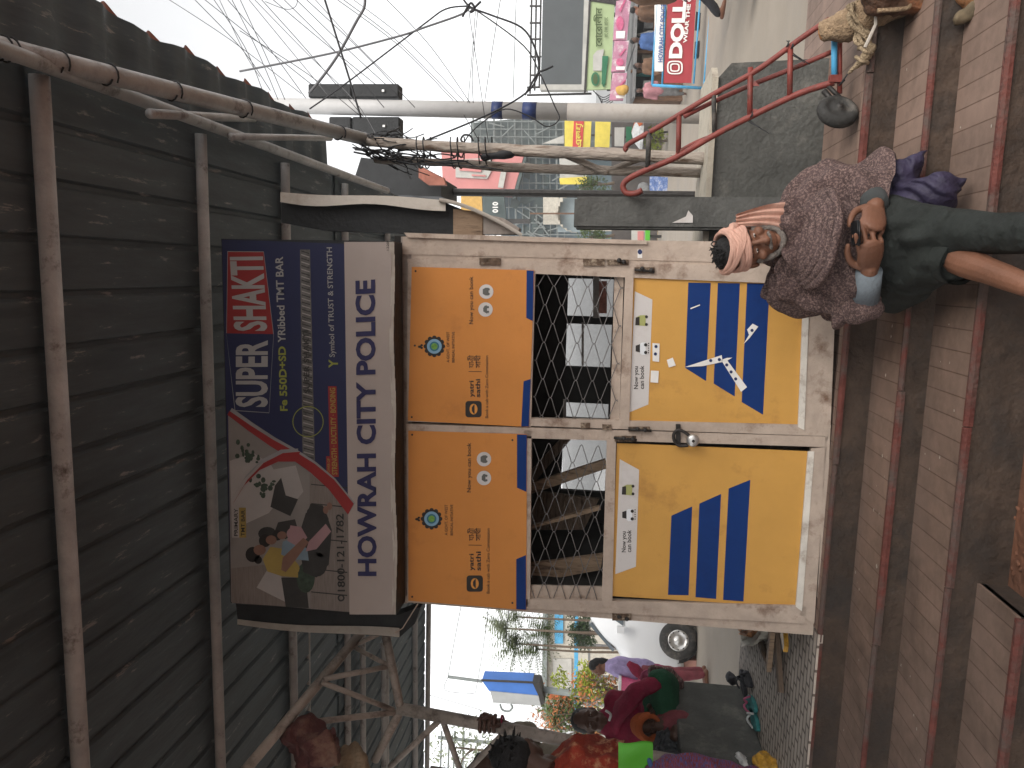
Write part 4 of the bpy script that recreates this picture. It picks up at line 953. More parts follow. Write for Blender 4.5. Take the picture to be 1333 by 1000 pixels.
# ------------------------------------------------------------------ left bench and the people on it
fb, nb = PZ(969, 893, 0), PZ(996, 985, 0)
ft, ntp = P(876, 880, fb.y), P(884, 982, nb.y)
ft.x, ntp.x = fb.x, nb.x
lb = B(); d = V3((-.85, .0, 0))
zt_ = (ft.z+ntp.z)/2
prof = [V3((fb.x, fb.y, 0)), V3((nb.x, nb.y, 0)), V3((nb.x, nb.y, zt_)), V3((fb.x, fb.y, zt_))]
extr(lb, prof, d); bmesh.ops.bevel(lb, geom=lb.edges[:], offset=.01, segments=1, affect='EDGES')
single('bench_block', lb, M['concrete_dark'], 'long low dark concrete bench block, with bundles and a woman on it', 'bench')
BZ = zt_
def figure(label, loc, h, rz, cols, joints=None, group=None, extra=None, roll=0, pitch=0, yaw=0, vox=.012):
    """a person built from joints given for a height of 1.7 m, facing -Y; body, shirt, trousers and hair"""
    J = dict(hip=(0, 0, .93), chest=(0, .01, 1.28), neck=(0, .01, 1.46), head=(0, -.02, 1.59), shL=(.18, .01, 1.38), elL=(.25, .03, 1.10), haL=(.26, -.06, .86), shR=(-.18, .01, 1.38), elR=(-.25, .03, 1.10), haR=(-.26, -.06, .86),
             hiL=(.09, 0, .90), knL=(.10, -.03, .49), anL=(.11, .02, .08), hiR=(-.09, 0, .90), knR=(-.10, -.01, .49), anR=(-.11, .04, .08))
    J.update(joints or {}); s = h/1.7; R3 = Matrix.Rotation(rz, 3, 'Z'); L0 = Vector(loc)
    g_ = {k: L0+R3 @ (Vector(v)*s) for k, v in J.items()}
    HRm = R3 @ rotm(roll, pitch, yaw); fwd = R3 @ V3((0, -1, 0))
    t = thing('person', label, 'person', loc, group)
    b = B(); head(b, g_['head'], HRm, s)
    tube(b, [g_['neck'], g_['chest'], g_['hip']], [.075*s, .135*s, .125*s], 16, 4, rnd=True)
    for q in 'LR':
        tube(b, [g_['sh'+q], g_['el'+q], g_['ha'+q]], [.052*s, .042*s, .028*s], 12, 2, rnd=True)
        dv = (g_['ha'+q]-g_['el'+q]).normalized(); hand(b, g_['ha'+q], dv, fwd.cross(dv) if abs(dv.dot(fwd)) < .9 else V3((0, 0, 1)), fwd, s, (15, 20, 25, 30))
        tube(b, [g_['hi'+q], g_['kn'+q], g_['an'+q]], [.085*s, .058*s, .038*s], 12, 3, rnd=True)
        tube(b, [g_['an'+q]+V3((0, 0, -.03))*s-fwd*.05*s, g_['an'+q]+fwd*.08*s+V3((0, 0, -.035))*s, g_['an'+q]+fwd*.17*s+V3((0, 0, -.05))*s], [.036*s, .038*s, .028*s], 10, 2, rnd=True)
    part('body', fuse(b, vox*.6, 3), M[cols.get('skin', 'skin_dark')], t, True)
    eyes(t.children[0], g_['head'], HRm, s)
    hf_ = lambda x, y, z: g_['head']+HRm @ (Vector((x, y, z))*s)
    b = B(); ball(b, hf_(0, .022, .045), (.082*s, .092*s, .088*s), HRm, 18, 12)
    if cols.get('long'): tube(b, [hf_(0, .07, .03), hf_(0, .09, -.06), hf_(0, .085, -.13)], [.06*s, .05*s, .045*s], 12, 3, rnd=True)
    jitter(b, .008*s, 45); part('hair', b, M['hair_black'], t, True)
    if cols.get('top'):
        b = B(); tube(b, [g_['neck']+V3((0, 0, -.04))*s, g_['chest'], g_['chest'].lerp(g_['hip'], .5), g_['hip']+V3((0, 0, -.06))*s], [.10*s, .158*s, .150*s, .155*s], 18, 4, rnd=True)
        for q in 'LR': tube(b, [g_['sh'+q], g_['el'+q], g_['el'+q].lerp(g_['ha'+q], cols.get('sleeve', .6))], [.074*s, .060*s, .050*s], 12, 2, rnd=True)
        b = fuse(b, vox, 3); jitter(b, .010*s, 11, 4); jitter(b, .004*s, 40, 5); part('shirt', b, M[cols['top']], t, True)
    if cols.get('bot'):
        b = B()
        for q in 'LR': tube(b, [g_['hip'].lerp(g_['hi'+q], .8), g_['kn'+q], g_['an'+q]+V3((0, 0, .03))*s], [.115*s, .080*s, .062*s], 14, 3, rnd=True)
        b = fuse(b, vox, 3); jitter(b, .010*s, 12, 7); part('trousers', b, M[cols['bot']], t, True)
    return t, g_, hf_
for n_, c_ in dict(c_red=(.22, .016, .045), c_beige=(.26, .23, .18), c_lav=(.33, .27, .46), c_orange=(.42, .10, .03), c_dark=(.03, .03, .035), c_blue=(.05, .10, .24), c_pink=(.5, .12, .22), c_white=(.55, .55, .54), c_brown=(.14, .08, .05), c_teal=(.04, .2, .2), c_green=(.018, .085, .042), c_olive=(.10, .13, .06), c_grey=(.17, .17, .17), c_maroon=(.20, .05, .06)).items():
    mat(n_, c_, .9, .3, 9, .4, 60)
# woman on the bench
wb = P(878, 935, 4.95); wy = 4.95
hd = P(769, 938, wy)
base = V3((hd.x-.0, wy, BZ))
t, g_, hf_ = figure('woman in a crimson shawl sitting on the concrete bench block among bundles', base, 1.75, math.radians(28), dict(skin='skin_dark', top='c_red', long=1, sleeve=.8),
    dict(hip=(0, .02, .06), chest=(0, .02, .30), neck=(0, .0, .44), head=(.0, -.02, (hd.z-BZ)/(1.75/1.7)), shL=(.13, .02, .38), elL=(.14, -.08, .17), haL=(.10, -.22, .15), shR=(-.16, 0, .38), elR=(-.21, -.08, .17), haR=(-.10, -.22, .16),
         hiL=(.10, -.0, .07), knL=(.28, -.22, .08), anL=(.02, -.24, .05), hiR=(-.10, 0, .07), knR=(-.28, -.22, .08), anR=(-.02, -.26, .06)), yaw=10)
b = B(); tube(b, [g_['hip'], g_['knL']], [.14, .10], 14, rnd=True); tube(b, [g_['hip'], g_['knR']], [.14, .10], 14, rnd=True); tube(b, [g_['knL'], g_['anL'], g_['knR']], [.10, .09, .10], 14, 3, rnd=True)
b = fuse(b, .014, 3); jitter(b, .02, 9, 3); part('skirt', b, M['c_green'], t, True)
b = B(); tube(b, [P(800, 958, wy+.02), P(806, 930, wy-.10), P(825, 905, wy-.14), P(850, 892, wy-.14)], [.07, .08, .08, .05], 14, 5, flatn=.6, rnd=True); jitter(b, .022, 11); jitter(b, .012, 28); part('shawl', b, M['c_red'], t, True)
b = B(); tube(b, [P(788, 925, wy-.14), P(795, 930, wy-.15), P(793, 938, wy-.14)], .008, 8, 4); part('necklace', b, M['c_white'], t, True)
def lump(name, label, cat, pts, rr, m, amp=.02, sc=12, seed=0, vox=.014, group=None):
    b = B(); tube(b, pts, rr, 14, 5, rnd=True); b = fuse(b, vox, 2)
    for v in b.verts:
        q = v.co; v.co += noise.noise_vector(q*sc+V3((seed, 0, 0)))*amp + noise.noise_vector(q*sc*3+V3((seed, 9, 0)))*amp*.4
    return single(name, b, m if not isinstance(m, str) else M[m], label, cat, group, smooth=True)
bY = 4.72
lump('bundle', 'green cloth bundle on the bench block in front of the woman', 'bundle', [P(862, 905, 4.98), P(856, 925, 4.85), P(862, 945, 4.74), P(872, 950, 4.7)], [.04, .075, .08, .05], 'c_green', .07, 10, 1, .01)
lump('bundle', 'black and grey plastic bundle on the near end of the bench block', 'bundle', [P(874, 940, 4.72), P(868, 965, 4.62), P(872, 990, 4.5)], [.05, .09, .09], mat('c_plastic', (.06, .065, .07), .35, .7, 30, .8, 40), .04, 14, 2)
mat('c_stripe', (.12, .06, .06), .9, .7, 18, .5, 50, stretch=(1, 1, 6), dirt=((.34, .24, .2), .5, .6, 22))
lump('bundle', 'pink and brown striped cloth bundle on the far end of the bench block', 'bundle', [P(850, 884, 5.12), P(858, 880, 5.08), P(868, 886, 5.05), P(876, 894, 5.0)], [.05, .085, .085, .05], 'c_stripe', .035, 10, 3)
lump('bundle', 'pale pink scarf bundle beside the striped bundle on the bench block', 'bundle', [P(838, 880, 5.22), P(846, 876, 5.2), P(856, 874, 5.2)], [.03, .05, .04], 'c_pink', .03, 12, 4)
# child in an orange hood on her lap
cb_ = P(872, 947, 4.70); ch = thing('person', 'small child in an orange woollen hood held on the lap of the woman in crimson', 'person', cb_)
cH = P(842, 946, 4.66)
b = B(); head(b, cH, rotm(pitch=30, yaw=25), .62); tube(b, [cH+V3((0, .02, -.08)), cH+V3((0, .05, -.18))], [.06, .09], 12, rnd=True); part('body', fuse(b, .006, 3), M['skin_dark'], ch, True)
b = B(); Rh = rotm(pitch=30, yaw=25)
for i in range(8):
    a = i/7; r = .075-.020*abs(a-.3)
    pts = [cH+Rh @ V3((r*math.cos(q), -.045+.10*a, .005+r*1.1*math.sin(q))) for q in [k*2*math.pi/20 for k in range(21)]]
    tube(b, pts, .016, 8, cap=False)
ball(b, cH+Rh @ V3((0, .045, .01)), (.066, .05, .074), Rh); jitter(b, .004, 40); part('hood', b, M['c_orange'], ch, True)
b = B(); tube(b, [cH+V3((0, .03, -.08)), cH+V3((.0, .03, -.16)), cH+V3((0, .04, -.24))], [.06, .10, .10], 12, 3, rnd=True); jitter(b, .012, 15); part('wrap', b, M['c_maroon'], ch, True)

# seated person in the foreground, back turned
fh = P(674, 984, 3.62); fr = thing('person', 'seated person with black hair seen from behind under a patterned orange shawl', 'person', V3((fh.x-.05, 3.65, 0)))
b = B(); head(b, fh, rotm(yaw=165, pitch=15), 1.0); tube(b, [fh+V3((-.04, 0, -.16)), fh+V3((-.20, .02, -.35)), fh+V3((-.26, .05, -.75))], [.06, .15, .17], 14, 3, rnd=True)
tube(b, [fh+V3((-.3, .05, -.7)), V3((fh.x-.7, 3.7, .22)), V3((fh.x-.75, 3.55, .05))], [.11, .08, .06], 12, 2, rnd=True); tube(b, [fh+V3((-.25, .1, -.7)), V3((fh.x-.6, 3.95, .2)), V3((fh.x-.7, 4.0, .05))], [.11, .08, .06], 12, 2, rnd=True)
part('body', fuse(b, .009, 3), M['skin_dark'], fr, True)
b = B(); ball(b, fh+V3((0, -.01, .03)), (.098, .108, .112), None, 20, 14); 
for k in range(110):
    a = random.uniform(0, 6.28); e = random.uniform(-.4, 1.5); dv = V3((math.cos(a)*math.cos(e), math.sin(a)*math.cos(e), math.sin(e))); p = fh+V3((0, -.01, .03))+dv*.10
    tube(b, [p, p+dv*.02+V3((random.uniform(-.02, .02), random.uniform(-.02, .02), 0))], [.008, .002], 5)
jitter(b, .006, 50); part('hair', b, M['hair_black'], fr, True)
mat('patterned', (.22, .028, .014), .9, .5, 5, .6, 40, dirt=((.40, .19, .10), .50, .60, 9))
rows = []
for i in range(14):
    s = i/13; row = []
    top = fh+V3((-.20, .02, -.12)); z = top.z-(top.z-.86)*s; rx = .085+.19*min(1, s*2.6)**.7+.05*s; ry = .09+.12*min(1, s*3)**.7+.07*s
    for j in range(56):
        a = 2*math.pi*j/56; f = 1+.06*math.sin(a*7+s*6+2*noise.noise(V3((a, s*3, 0))))*min(1, s*3)+.03*math.sin(a*13-s*9)
        row.append(V3((top.x-.04*s+rx*f*math.cos(a), top.y+.0+ry*f*math.sin(a), z-.012*math.sin(a*5)*s)))
    rows.append(row)
b = B(); grid(b, strip_rows(rows, 3), True); jitter(b, .022, 9, 4); jitter(b, .010, 24, 5); part('shawl', b, M['patterned'], fr, True)
# standing man gripping the lattice post
hp = P(634, 941, 3.87)
sm_h = 1.66; smx = P(640, 996, 4.25); smz = 0.0
sc_ = sm_h/1.7
hd2 = P(596, 992, 4.3)
t, g_, hf_ = figure('standing man in a beige shirt gripping the lattice post with one hand', V3((hd2.x, 4.3, 0)), 1.72, math.radians(35), dict(skin='skin_dark', top='c_beige', bot='c_dark', sleeve=.35),
    dict(shL=(.19, 0, 1.40), elL=tuple((Matrix.Rotation(-math.radians(35), 3, 'Z') @ (P(674, 955, 4.0)-V3((hd2.x, 4.3, 0))))/1.012), haL=tuple((Matrix.Rotation(-math.radians(35), 3, 'Z') @ (P(650, 941, 3.93)-V3((hd2.x, 4.3, 0))))/1.012)))
b = B()
for k in range(4):
    c = P(626+6*k, 942, 3.89); pts = [c+V3((.042*math.cos(q), .042*math.sin(q), 0)) for q in [(-2.6+.5*i) for i in range(8)]]; tube(b, pts, .0105, 8, 2, rnd=True)
ball(b, P(638, 938, 3.91), (.03, .035, .045)); part('gripping_fingers', b, M['skin_dark'], t, True)
b = B(); pts = [P(655, 941, 3.93)+V3((.036*math.cos(q), .036*math.sin(q), .01*math.cos(q))) for q in [i*.4 for i in range(17)]]; tube(b, pts, .006, 8); part('bangle', b, M['c_red'], t, True)
# green plastic, woven bag, yellow bag at the left edge
b = B(); rows = [[P(805+i*5, 968+1.5*math.sin(i*.7)+j*8, 3.40-.02*math.sin(j*.8+i*.2)) for j in range(8)] for i in range(10)]; grid(b, rows); rows = [[p+V3((0, .012, 0)) for p in r] for r in rows]; grid(b, rows)
single('plastic_sheet', b, mat('plastic_green', (.09, .38, .03), .4, .12, 6), 'bright green plastic sheet standing beside the patterned orange shawl', 'plastic sheet', smooth=True)
mat('woven', (.19, .035, .04), .8, .6, 30, .6, 60, stretch=(1, 1, 8), dirt=((.06, .10, .28), .5, .56, 40))
b = B(); tube(b, [P(850, 1012, 3.42), P(880, 1008, 3.4), P(930, 1012, 3.4), P(985, 1022, 3.4)], [.06, .085, .09, .07], 16, 5, rnd=True); b = fuse(b, .012, 2); jitter(b, .02, 14); single('woven_bag', b, M['woven'], 'red and blue striped woven bag at the left edge under the bench', 'bag', smooth=True)
b = B(); tube(b, [P(844, 983, 3.42), P(850, 1010, 3.40)], .012, 8); single('blue_cord', b, M['c_blue'], 'blue cord handle lying on the striped woven bag', 'cord')
lump('plastic_bag', 'small crumpled yellow plastic bag on the paving near the bench block', 'bag', [P(985, 990, 4.1), P(994, 990, 4.08), P(1006, 1000, 4.06)], [.025, .05, .045], mat('bag_yellow', (.5, .27, .04), .4, .5, 20, .6, 50), .02, 25, 5, .008)
lump('paper_scrap', 'crumpled pale paper on the paving beside the yellow bag', 'paper', [P(962, 983, 4.2), P(968, 992, 4.2)], [.018, .024], 'c_white', .015, 30, 7, .006)
# sandals
def sandal(x, y, ang, m, label, strap, s=1.0):
    c = PZ(x, y, .006); t = thing('sandal', label, 'sandal', c); R = Matrix.Rotation(ang, 3, 'Z')
    b = B(); n = 20; pts = []
    for i in range(n):
        a = 2*math.pi*i/n; w_ = .043+.010*math.cos(a); pts.append(c+R @ V3((.125*math.cos(a)*s, w_*math.sin(a)*s, 0)))
    extr(b, pts, (0, 0, .022)); part('sole', b, M[m], t)
    b = B()
    for q in (-1, 1): tube(b, [c+R @ V3((.075*s, 0, .024)), c+R @ V3((.045*s, q*.02*s, .05)), c+R @ V3((-.01, q*.045*s, .024))], .007, 8, 4)
    part('strap', b, M[strap], t, True)
sandal(981, 918, math.radians(110), 'c_teal', 'green flip-flop lying sole-up nearest the bench block', 'c_pink', 1.15)
sandal(985, 938, math.radians(95), 'c_teal', 'green flip-flop behind the other, half under the bench edge', 'c_white')
sandal(970, 893, math.radians(70), 'c_dark', 'black sandal standing by the far corner of the bench block', 'c_dark', 1.05)
sandal(976, 885, math.radians(100), 'c_dark', 'black sandal lying beside the other black one near the road', 'c_dark', .95)
lump('shoe', 'dark worn shoe on the road edge beyond the bench block', 'shoe', [PZ(950, 880, .03), PZ(953, 886, .04)], [.03, .035], 'c_dark', .01, 25, 3, .008)
# boards and card by the booth corner
def plank(x0, y0, x1, y1, z0, z1, w_, m, label):
    a, c = PZ(x0, y0, z0), PZ(x1, y1, z1); dv = (c-a).normalized(); sd_ = dv.cross(V3((0, 0, 1))).normalized()*w_
    b = B(); extr(b, [a-sd_, a+sd_, c+sd_*.8, c-sd_*.6], (0, 0, .025)); jitter(b, .006, 12, w_*99); single('plank', b, M[m], label, 'plank')
plank(1014, 822, 1020, 902, .02, .01, .035, 'wood_old', 'dark splintered plank lying on the paving, its end nearest the bench block')
plank(1008, 818, 1004, 872, .06, .02, .03, 'plywood', 'brown plank lying behind the splintered one by the booth corner')
plank(1024, 822, 1026, 845, .04, .05, .03, 'bag_yellow', 'short orange board piece by the booth corner')
mat('card', (.45, .42, .36), .9, .2, 8, .3, 40)
b = B(); rows = [[PZ(965+i*7, 815+j*3.2+2*math.sin(i), .05+.04*math.sin(i*1.3+j*.8)) for j in range(9)] for i in range(6)]; grid(b, rows); jitter(b, .02, 9); single('cardboard', b, M['card'], 'torn pale cardboard lying on the paving by the booth corner', 'cardboard')
b = B(); rows = [[PZ(962+i*5, 812+j*3+3*math.sin(i*.9), .10+.03*math.sin(i*1.7+j)) for j in range(6)] for i in range(6)]; grid(b, rows); jitter(b, .02, 13, 2); single('sack_scrap', b, M['jute_rust'], 'brown sack scrap heaped on the torn cardboard by the booth', 'sack scrap')
b = B(); tube(b, [PZ(992, 838, .03), PZ(995, 852, .05), PZ(1004, 868, .02)], .02, 8, 3); jitter(b, .012, 30); single('branch', b, M['wood_old'], 'short dark branch between the cardboard and the planks', 'branch')

# ------------------------------------------------------------------ street background, right side
SZ = -.446
def put(x, y, z=SZ): return PZ(x, y, z)
# white light pole with blue bands and signal heads
py = 8.0; wp = thing('light_pole', 'tall white steel pole with two dark blue bands beside the timber poles', 'pole', V3((P(700, 145, py).x, py, SZ)))
a, c = P(280, 136, py), P(900, 149, py); c = a+(c-a)*((a.z-SZ)/(a.z-c.z))
mat('pole_white', (.43, .425, .42), .5, .12, 3, .1, 30); mat('pole_dirty', (.34, .31, .28), .6, .2, 4, .1, 30, dirt=((.2, .17, .14), .5, .75, 4))
def pl_(x0, x1, m, nm, e=0.0):
    f = lambda x: a.lerp(c, max(0, min(1, (P(x, 140, py).z-a.z)/(c.z-a.z)))); b = B(); tube(b, [f(x0), f(x1)], [.077+e+.010*(x0-280)/640, .077+e+.010*(x1-280)/640], 24); part(nm, b, M[m], wp, True)
pl_(280, 740, 'pole_white', 'pole'); pl_(739, 1000, 'pole_dirty', 'pole', .002); pl_(641, 655, 'blue_dark', 'band', .003); pl_(681, 699, 'blue_dark', 'band', .003)
for y0, y1, x0, x1, lab in ((109, 127, 401, 519, 'black signal head on the right side of the white pole'), (152, 176, 428, 520, 'black signal head on the left side of the white pole')):
    s_ = thing('signal_head', lab, 'signal', P(x1, (y0+y1)/2, py))
    mid = (x0+x1)/2
    for q0, q1 in ((x0, 457), (458, x1)): b = B(); rect(b, q0, y0, q1, y1, py-.05, .16); bmesh.ops.bevel(b, geom=b.edges[:], offset=.012, segments=1, affect='EDGES'); part('housing', b, M['black_box'], s_)
    b = B(); rect(b, x1-22, (y0+y1)/2-1.4, x1-19, (y0+y1)/2+1.4, py-.07, .03); part('clamp', b, M['steel'], s_)
# police barricade
by = 14.6; bc = thing('barricade', 'blue framed police barricade with a red banner standing on the road', 'barricade', put(915, 60))
def bt(p, q, r=.022, nm='frame_tube', m='blue_paint'): b = B(); tube(b, [p, q], r, 8); part(nm, b, M[m], bc, True)
bt(P(849, 111, by), P(858, -38, by)); bt(P(849, 111, by), P(918, 115, by), .026); bt(P(862, 111, by), P(868, -38, by), .015); bt(P(858, -38, by), P(925, -34, by), .026); bt(P(903, 109, by), P(914, -36, by), .016); bt(P(917, 107, by-.2), P(925, 13, by-.25), .02)
bt(P(917, 114, by), P(917, 107, by-.25), .02)
b = B(); rect(b, 852, 93, 863, -34, by-.02, .01); part('name_board', b, M['white_ink'], bc)
b = B(); txt(b, 'HOWRAH CITY POLICE', 862.2, 856, 81, 5, by-.04, .02, ybase1=866.6); part('lettering', b, flat('sign_blue', (.04, .09, .28)), bc)
b = B(); slab(b, [(864, 108), (871, -36), (908, -36), (900, 108)], by-.03, .012); mat('banner_red', (.33, .04, .05), .5, .1, 4); part('banner', b, M['banner_red'], bc)
b = B(); txt(b, 'DOLLAR', 886.5, 870.5, 76, -40, by-.05, .05, ybase1=896); txt(b, 'WEAR THE CHANGE', 894, 889, 56, -40, by-.05, .03, ybase1=903.5); 
for rr_ in ((10.5, 8.5), (6.5, 4.6)):
    for i in range(24):
        a0, a1 = i*math.pi/12, (i+1)*math.pi/12; f = lambda r, q: (878.5+r*.98*math.copysign(abs(math.cos(q))**.6, math.cos(q)), 88+r*.85*math.copysign(abs(math.sin(q))**.6, math.sin(q)))
        poly(b, [f(rr_[0], a0), f(rr_[0], a1), f(rr_[1], a1), f(rr_[1], a0)], by-.05)
part('lettering', b, M['white_ink'], bc)
# billboards
def post_down(par, x, y, Y, r=.06, m='iron_dark', z1=SZ):
    q = P(x, y, Y); b = B(); tube(b, [q, V3((q.x, q.y, z1))], r, 8); part('support', b, M[m], par, True)
gy = 22.; gb = thing('billboard', 'large blank dark grey billboard on a steel lattice above the market', 'billboard', V3((P(740, 60, gy).x, gy, SZ)))
mat('board_grey', (.075, .083, .087), .6, .12, 1.2); mat('board_rim', (.40, .39, .36), .6, .15, 3)
b = B(); slab(b, [(704, 110), (708, -60), (762, -60), (757, 110)], gy, .25); part('panel', b, M['board_grey'], gb)
b = B(); slab(b, [(757, 112), (762, -60), (767, -60), (764, 112)], gy-.05, .3); slab(b, [(703, 110), (703, 117), (765, 117), (758, 110)], gy-.04, .3); parts('rim', b, M['board_rim'], gb)
b = B()
for x, y0, y1 in ((690, 122, -50), (696, 118, -50), (702, 112, -50)): tube(b, [P(x, y0, gy+.6), P(x+3, y1, gy+.6)], .025, 6)
for y in (98, 74, 51, 8, 30): tube(b, [P(690, y, gy+.6), P(704, y, gy+.4)], .03, 6)
for y in (124, 114): tube(b, [P(686, y, gy+.5), P(770, y-2, gy+.5)], .03, 6)
part('lattice', b, M['iron_dark'], gb)
post_down(gb, 760, 100, gy+.15); post_down(gb, 760, 20, gy+.15)
g2 = 20.5; bb_ = thing('billboard', 'pale green advertising billboard with tubes and jar, hung under the grey one', 'billboard', V3((P(780, 60, g2).x, g2, SZ)))
mat('board_green', (.33, .41, .22), .55, .1, 2)
b = B(); slab(b, [(763, 117), (769, 2), (800, 5), (795, 116)], g2, .1); part('panel', b, M['board_green'], bb_)
b = B(); slab(b, [(760, 120), (767, -3), (769, 1), (763, 118)], g2-.03, .15); slab(b, [(795, 118), (802, -3), (806, -3), (799, 118)], g2-.03, .15); slab(b, [(767, 1), (766, -8), (803, -8), (801, 6)], g2-.03, .15); parts('frame', b, M['iron_dark'], bb_)
b = B(); txt(b, 'েবােরালীন', 783.5, 775, 61, 10, g2-.05, .02); txt(b, 'রোজ রাতে', 791, 786.5, 49, 22, g2-.05, .01); part('lettering', b, flat('print_olive', (.06, .09, .03)), bb_)
b = B(); slab(b, [(784, 73), (783, 110), (788, 110), (792, 73)], g2-.05, .02); disc(b, 775, 103, 5.5, 9, g2-.05, 20); slab(b, [(785, 113), (787, 113), (787, 109), (784, 109)], g2-.05, .02); mat('tube_green', (.02, .13, .06), .4, .2, 4); part('print', b, M['tube_green'], bb_)
b = B(); slab(b, [(772, 72), (777, 66), (786, 64), (783, 92), (772, 92)], g2-.04, .01); part('print', b, M['board_rim'], bb_)
b = B(); ring_ = [(775+3*math.cos(q), 103+7*math.sin(q)) for q in [i*math.pi/10 for i in range(20)]]; poly(b, ring_, g2-.06); part('print', b, M['print_olive'] if 'print_olive' in M else flat('print_olive', (.06, .09, .03)), bb_)
post_down(bb_, 790, 116, g2+.1, .05); post_down(bb_, 795, 4, g2+.1, .05)
b = B()
for k in range(5):
    y = 118+k*3; tube(b, [P(772+k*3, y, g2+.2), P(785, y+9, g2+.25), P(798, y+2, g2+.2)], .012, 5, 4)
single('cable_coil', b, M['cable'], 'loops of black cable hanging at the left end of the green billboard', 'cable')
# market stalls under the boards
st_y = 19.2
def stall(x0, y0, y1, xb, label, cols, fascia=None, dep=1.6):
    t = thing('market_stall', label, 'stall', put(xb, (y0+y1)/2)); b = B()
    zt = P(x0, (y0+y1)/2, st_y).z; xa, xb2 = P(x0, y0, st_y).x, P(x0, y1, st_y).x; lo, hi = min(xa, xb2), max(xa, xb2)
    bx(b, lo, hi, st_y+dep, st_y+dep+.08, SZ, zt); part('back_wall', b, M['dark_inside'], t)
    b = B(); bx(b, lo, lo+.06, st_y+.1, st_y+dep, SZ, zt); bx(b, hi-.06, hi, st_y+.1, st_y+dep, SZ, zt); parts('side_wall', b, M['c_brown'], t)
    b = B(); box(b, ((lo+hi)/2, st_y+dep/2-.2, zt+.03), (hi-lo+.2, dep+.7, .05), Matrix.Rotation(.06, 3, 'X')); part('awning', b, M['c_grey'], t)
    b = B(); bx(b, lo+.05, hi-.05, st_y+.15, st_y+.75, SZ, SZ+.75); part('counter', b, M['c_brown'], t)
    for k in range(int((hi-lo)/.22)):
        b = B(); X = lo+.15+k*.22; hh = random.uniform(.15, .5)
        if random.random() < .6: box(b, (X, st_y+.40, SZ+.75+hh/2), (.18, .3, hh)); part('goods', b, M[random.choice(cols)], t)
        else: tube(b, [V3((X, st_y+.3, zt-.12)), V3((X+.02, st_y+.28, zt-.5)), V3((X, st_y+.3, zt-.9))], [.05, .11, .08], 8, 3, flatn=.5, rnd=True); jitter(b, .03, 7, k); part('garment', b, M[random.choice(cols)], t, True)
    return t
cl = ['c_beige', 'c_dark', 'c_blue', 'c_white', 'c_brown', 'c_teal', 'c_grey', 'c_dark', 'c_maroon', 'c_grey']
random.seed(11)
stall(826, 62, -30, 889, 'dark market stall hung with garments directly behind the red banner of the barricade', cl)
stall(824, 128, 64, 889, 'cluttered market stall with clothes behind the left end of the barricade', cl)
mat('fascia_pink', (.42, .19, .27), .6, .3, 3, dirt=((.62, .58, .58), .5, .62, 2.4))
for y0, y1, lab in ((52, -20, 'pink and white printed shop fascia under the green billboard, right half'), (93, 53, 'pink printed shop fascia with a lipstick picture under the green billboard'), (130, 95, 'pink and white shop fascia beside the white pole')):
    t = thing('shop_fascia', lab, 'fascia', P(820, (y0+y1)/2, st_y-.1)); b = B(); slab(b, [(801-y0*.06, y0), (803-y1*.06, y1), (822-y1*.06, y1), (819-y0*.06, y0)], st_y-.15, .12); part('board', b, M['fascia_pink'], t)
    b = B(); w_ = y0-y1
    disc(b, 807, y0-w_*.3, 5, w_*.13, st_y-.17, 14); slab(b, [(806, y0-w_*.55), (814, y0-w_*.75), (815, y0-w_*.72), (808, y0-w_*.5)], st_y-.17, .02); part('print', b, M['c_pink'], t)
    b = B(); slab(b, [(802, y0-2), (802, y0-w_*.16), (814, y0-w_*.16), (813, y0-2)], st_y-.17, .02); part('print', b, M['white_ink'], t)
    b = B(); q = P(821, y0, st_y); tube(b, [q, V3((q.x, q.y, SZ))], .04, 8); part('support', b, M['c_brown'], t)
lump('bag', 'round yellow cloth bag hanging under the pink fascia near the white pole', 'bag', [P(806, 117, st_y-.3), P(813, 117, st_y-.3)], [.1, .12], mat('bag_mustard', (.5, .3, .08), .8, .2), .03, 4, 3, .03)
mat('faded_pink', (.36, .17, .19), .9, .3, 6)
# people in the market
figure('man in a blue shirt standing at the stall behind the barricade', V3((P(850, 53, 17.5).x, 17.5, SZ)), 1.28, .4, dict(skin='skin_dark', top='c_blue', bot='c_dark'), vox=.03)
figure('person in a brown shirt bending at the stall at the right edge behind the barricade', V3((P(850, 16, 17.8).x, 17.8, SZ)), 1.34, 2.2, dict(skin='skin', top='c_brown', bot='c_grey'), dict(head=(0, -.12, 1.55)), vox=.03)
figure('woman in a pink scarf sitting in front of the stall beside the white pole', V3((P(850, 118, 18.).x, 18.0, SZ)), 1.12, -.4, dict(skin='skin_dark', top='faded_pink', bot='c_grey', long=1), vox=.03)
figure('person in a brown garment behind the left end of the barricade', V3((P(850, 86, 17.).x, 17.0, SZ)), 1.2, .3, dict(skin='skin_dark', top='c_brown', bot='c_dark'), vox=.03)
ww = put(951, 6)
figure('person in dark trousers walking past the right end of the barricade', V3((ww.x+.17, ww.y, SZ)), 1.62, math.radians(70), dict(skin='skin', top='c_brown', bot='c_dark'), dict(knL=(.10, -.16, .50), anL=(.10, -.14, .10), knR=(-.10, -.02, .50), anR=(-.10, .28, .14)), vox=.025)
for (x, y) in ((911, 28), (910, 65)):
    q = put(x, y); b = B(); box(b, q+V3((0, 0, .04)), (.28, .14, .08)); jitter(b, .03, 9, x); single('stone', b, M['c_dark'], 'dark stone lying on the road under the barricade', 'stone', 'stones under the barricade')
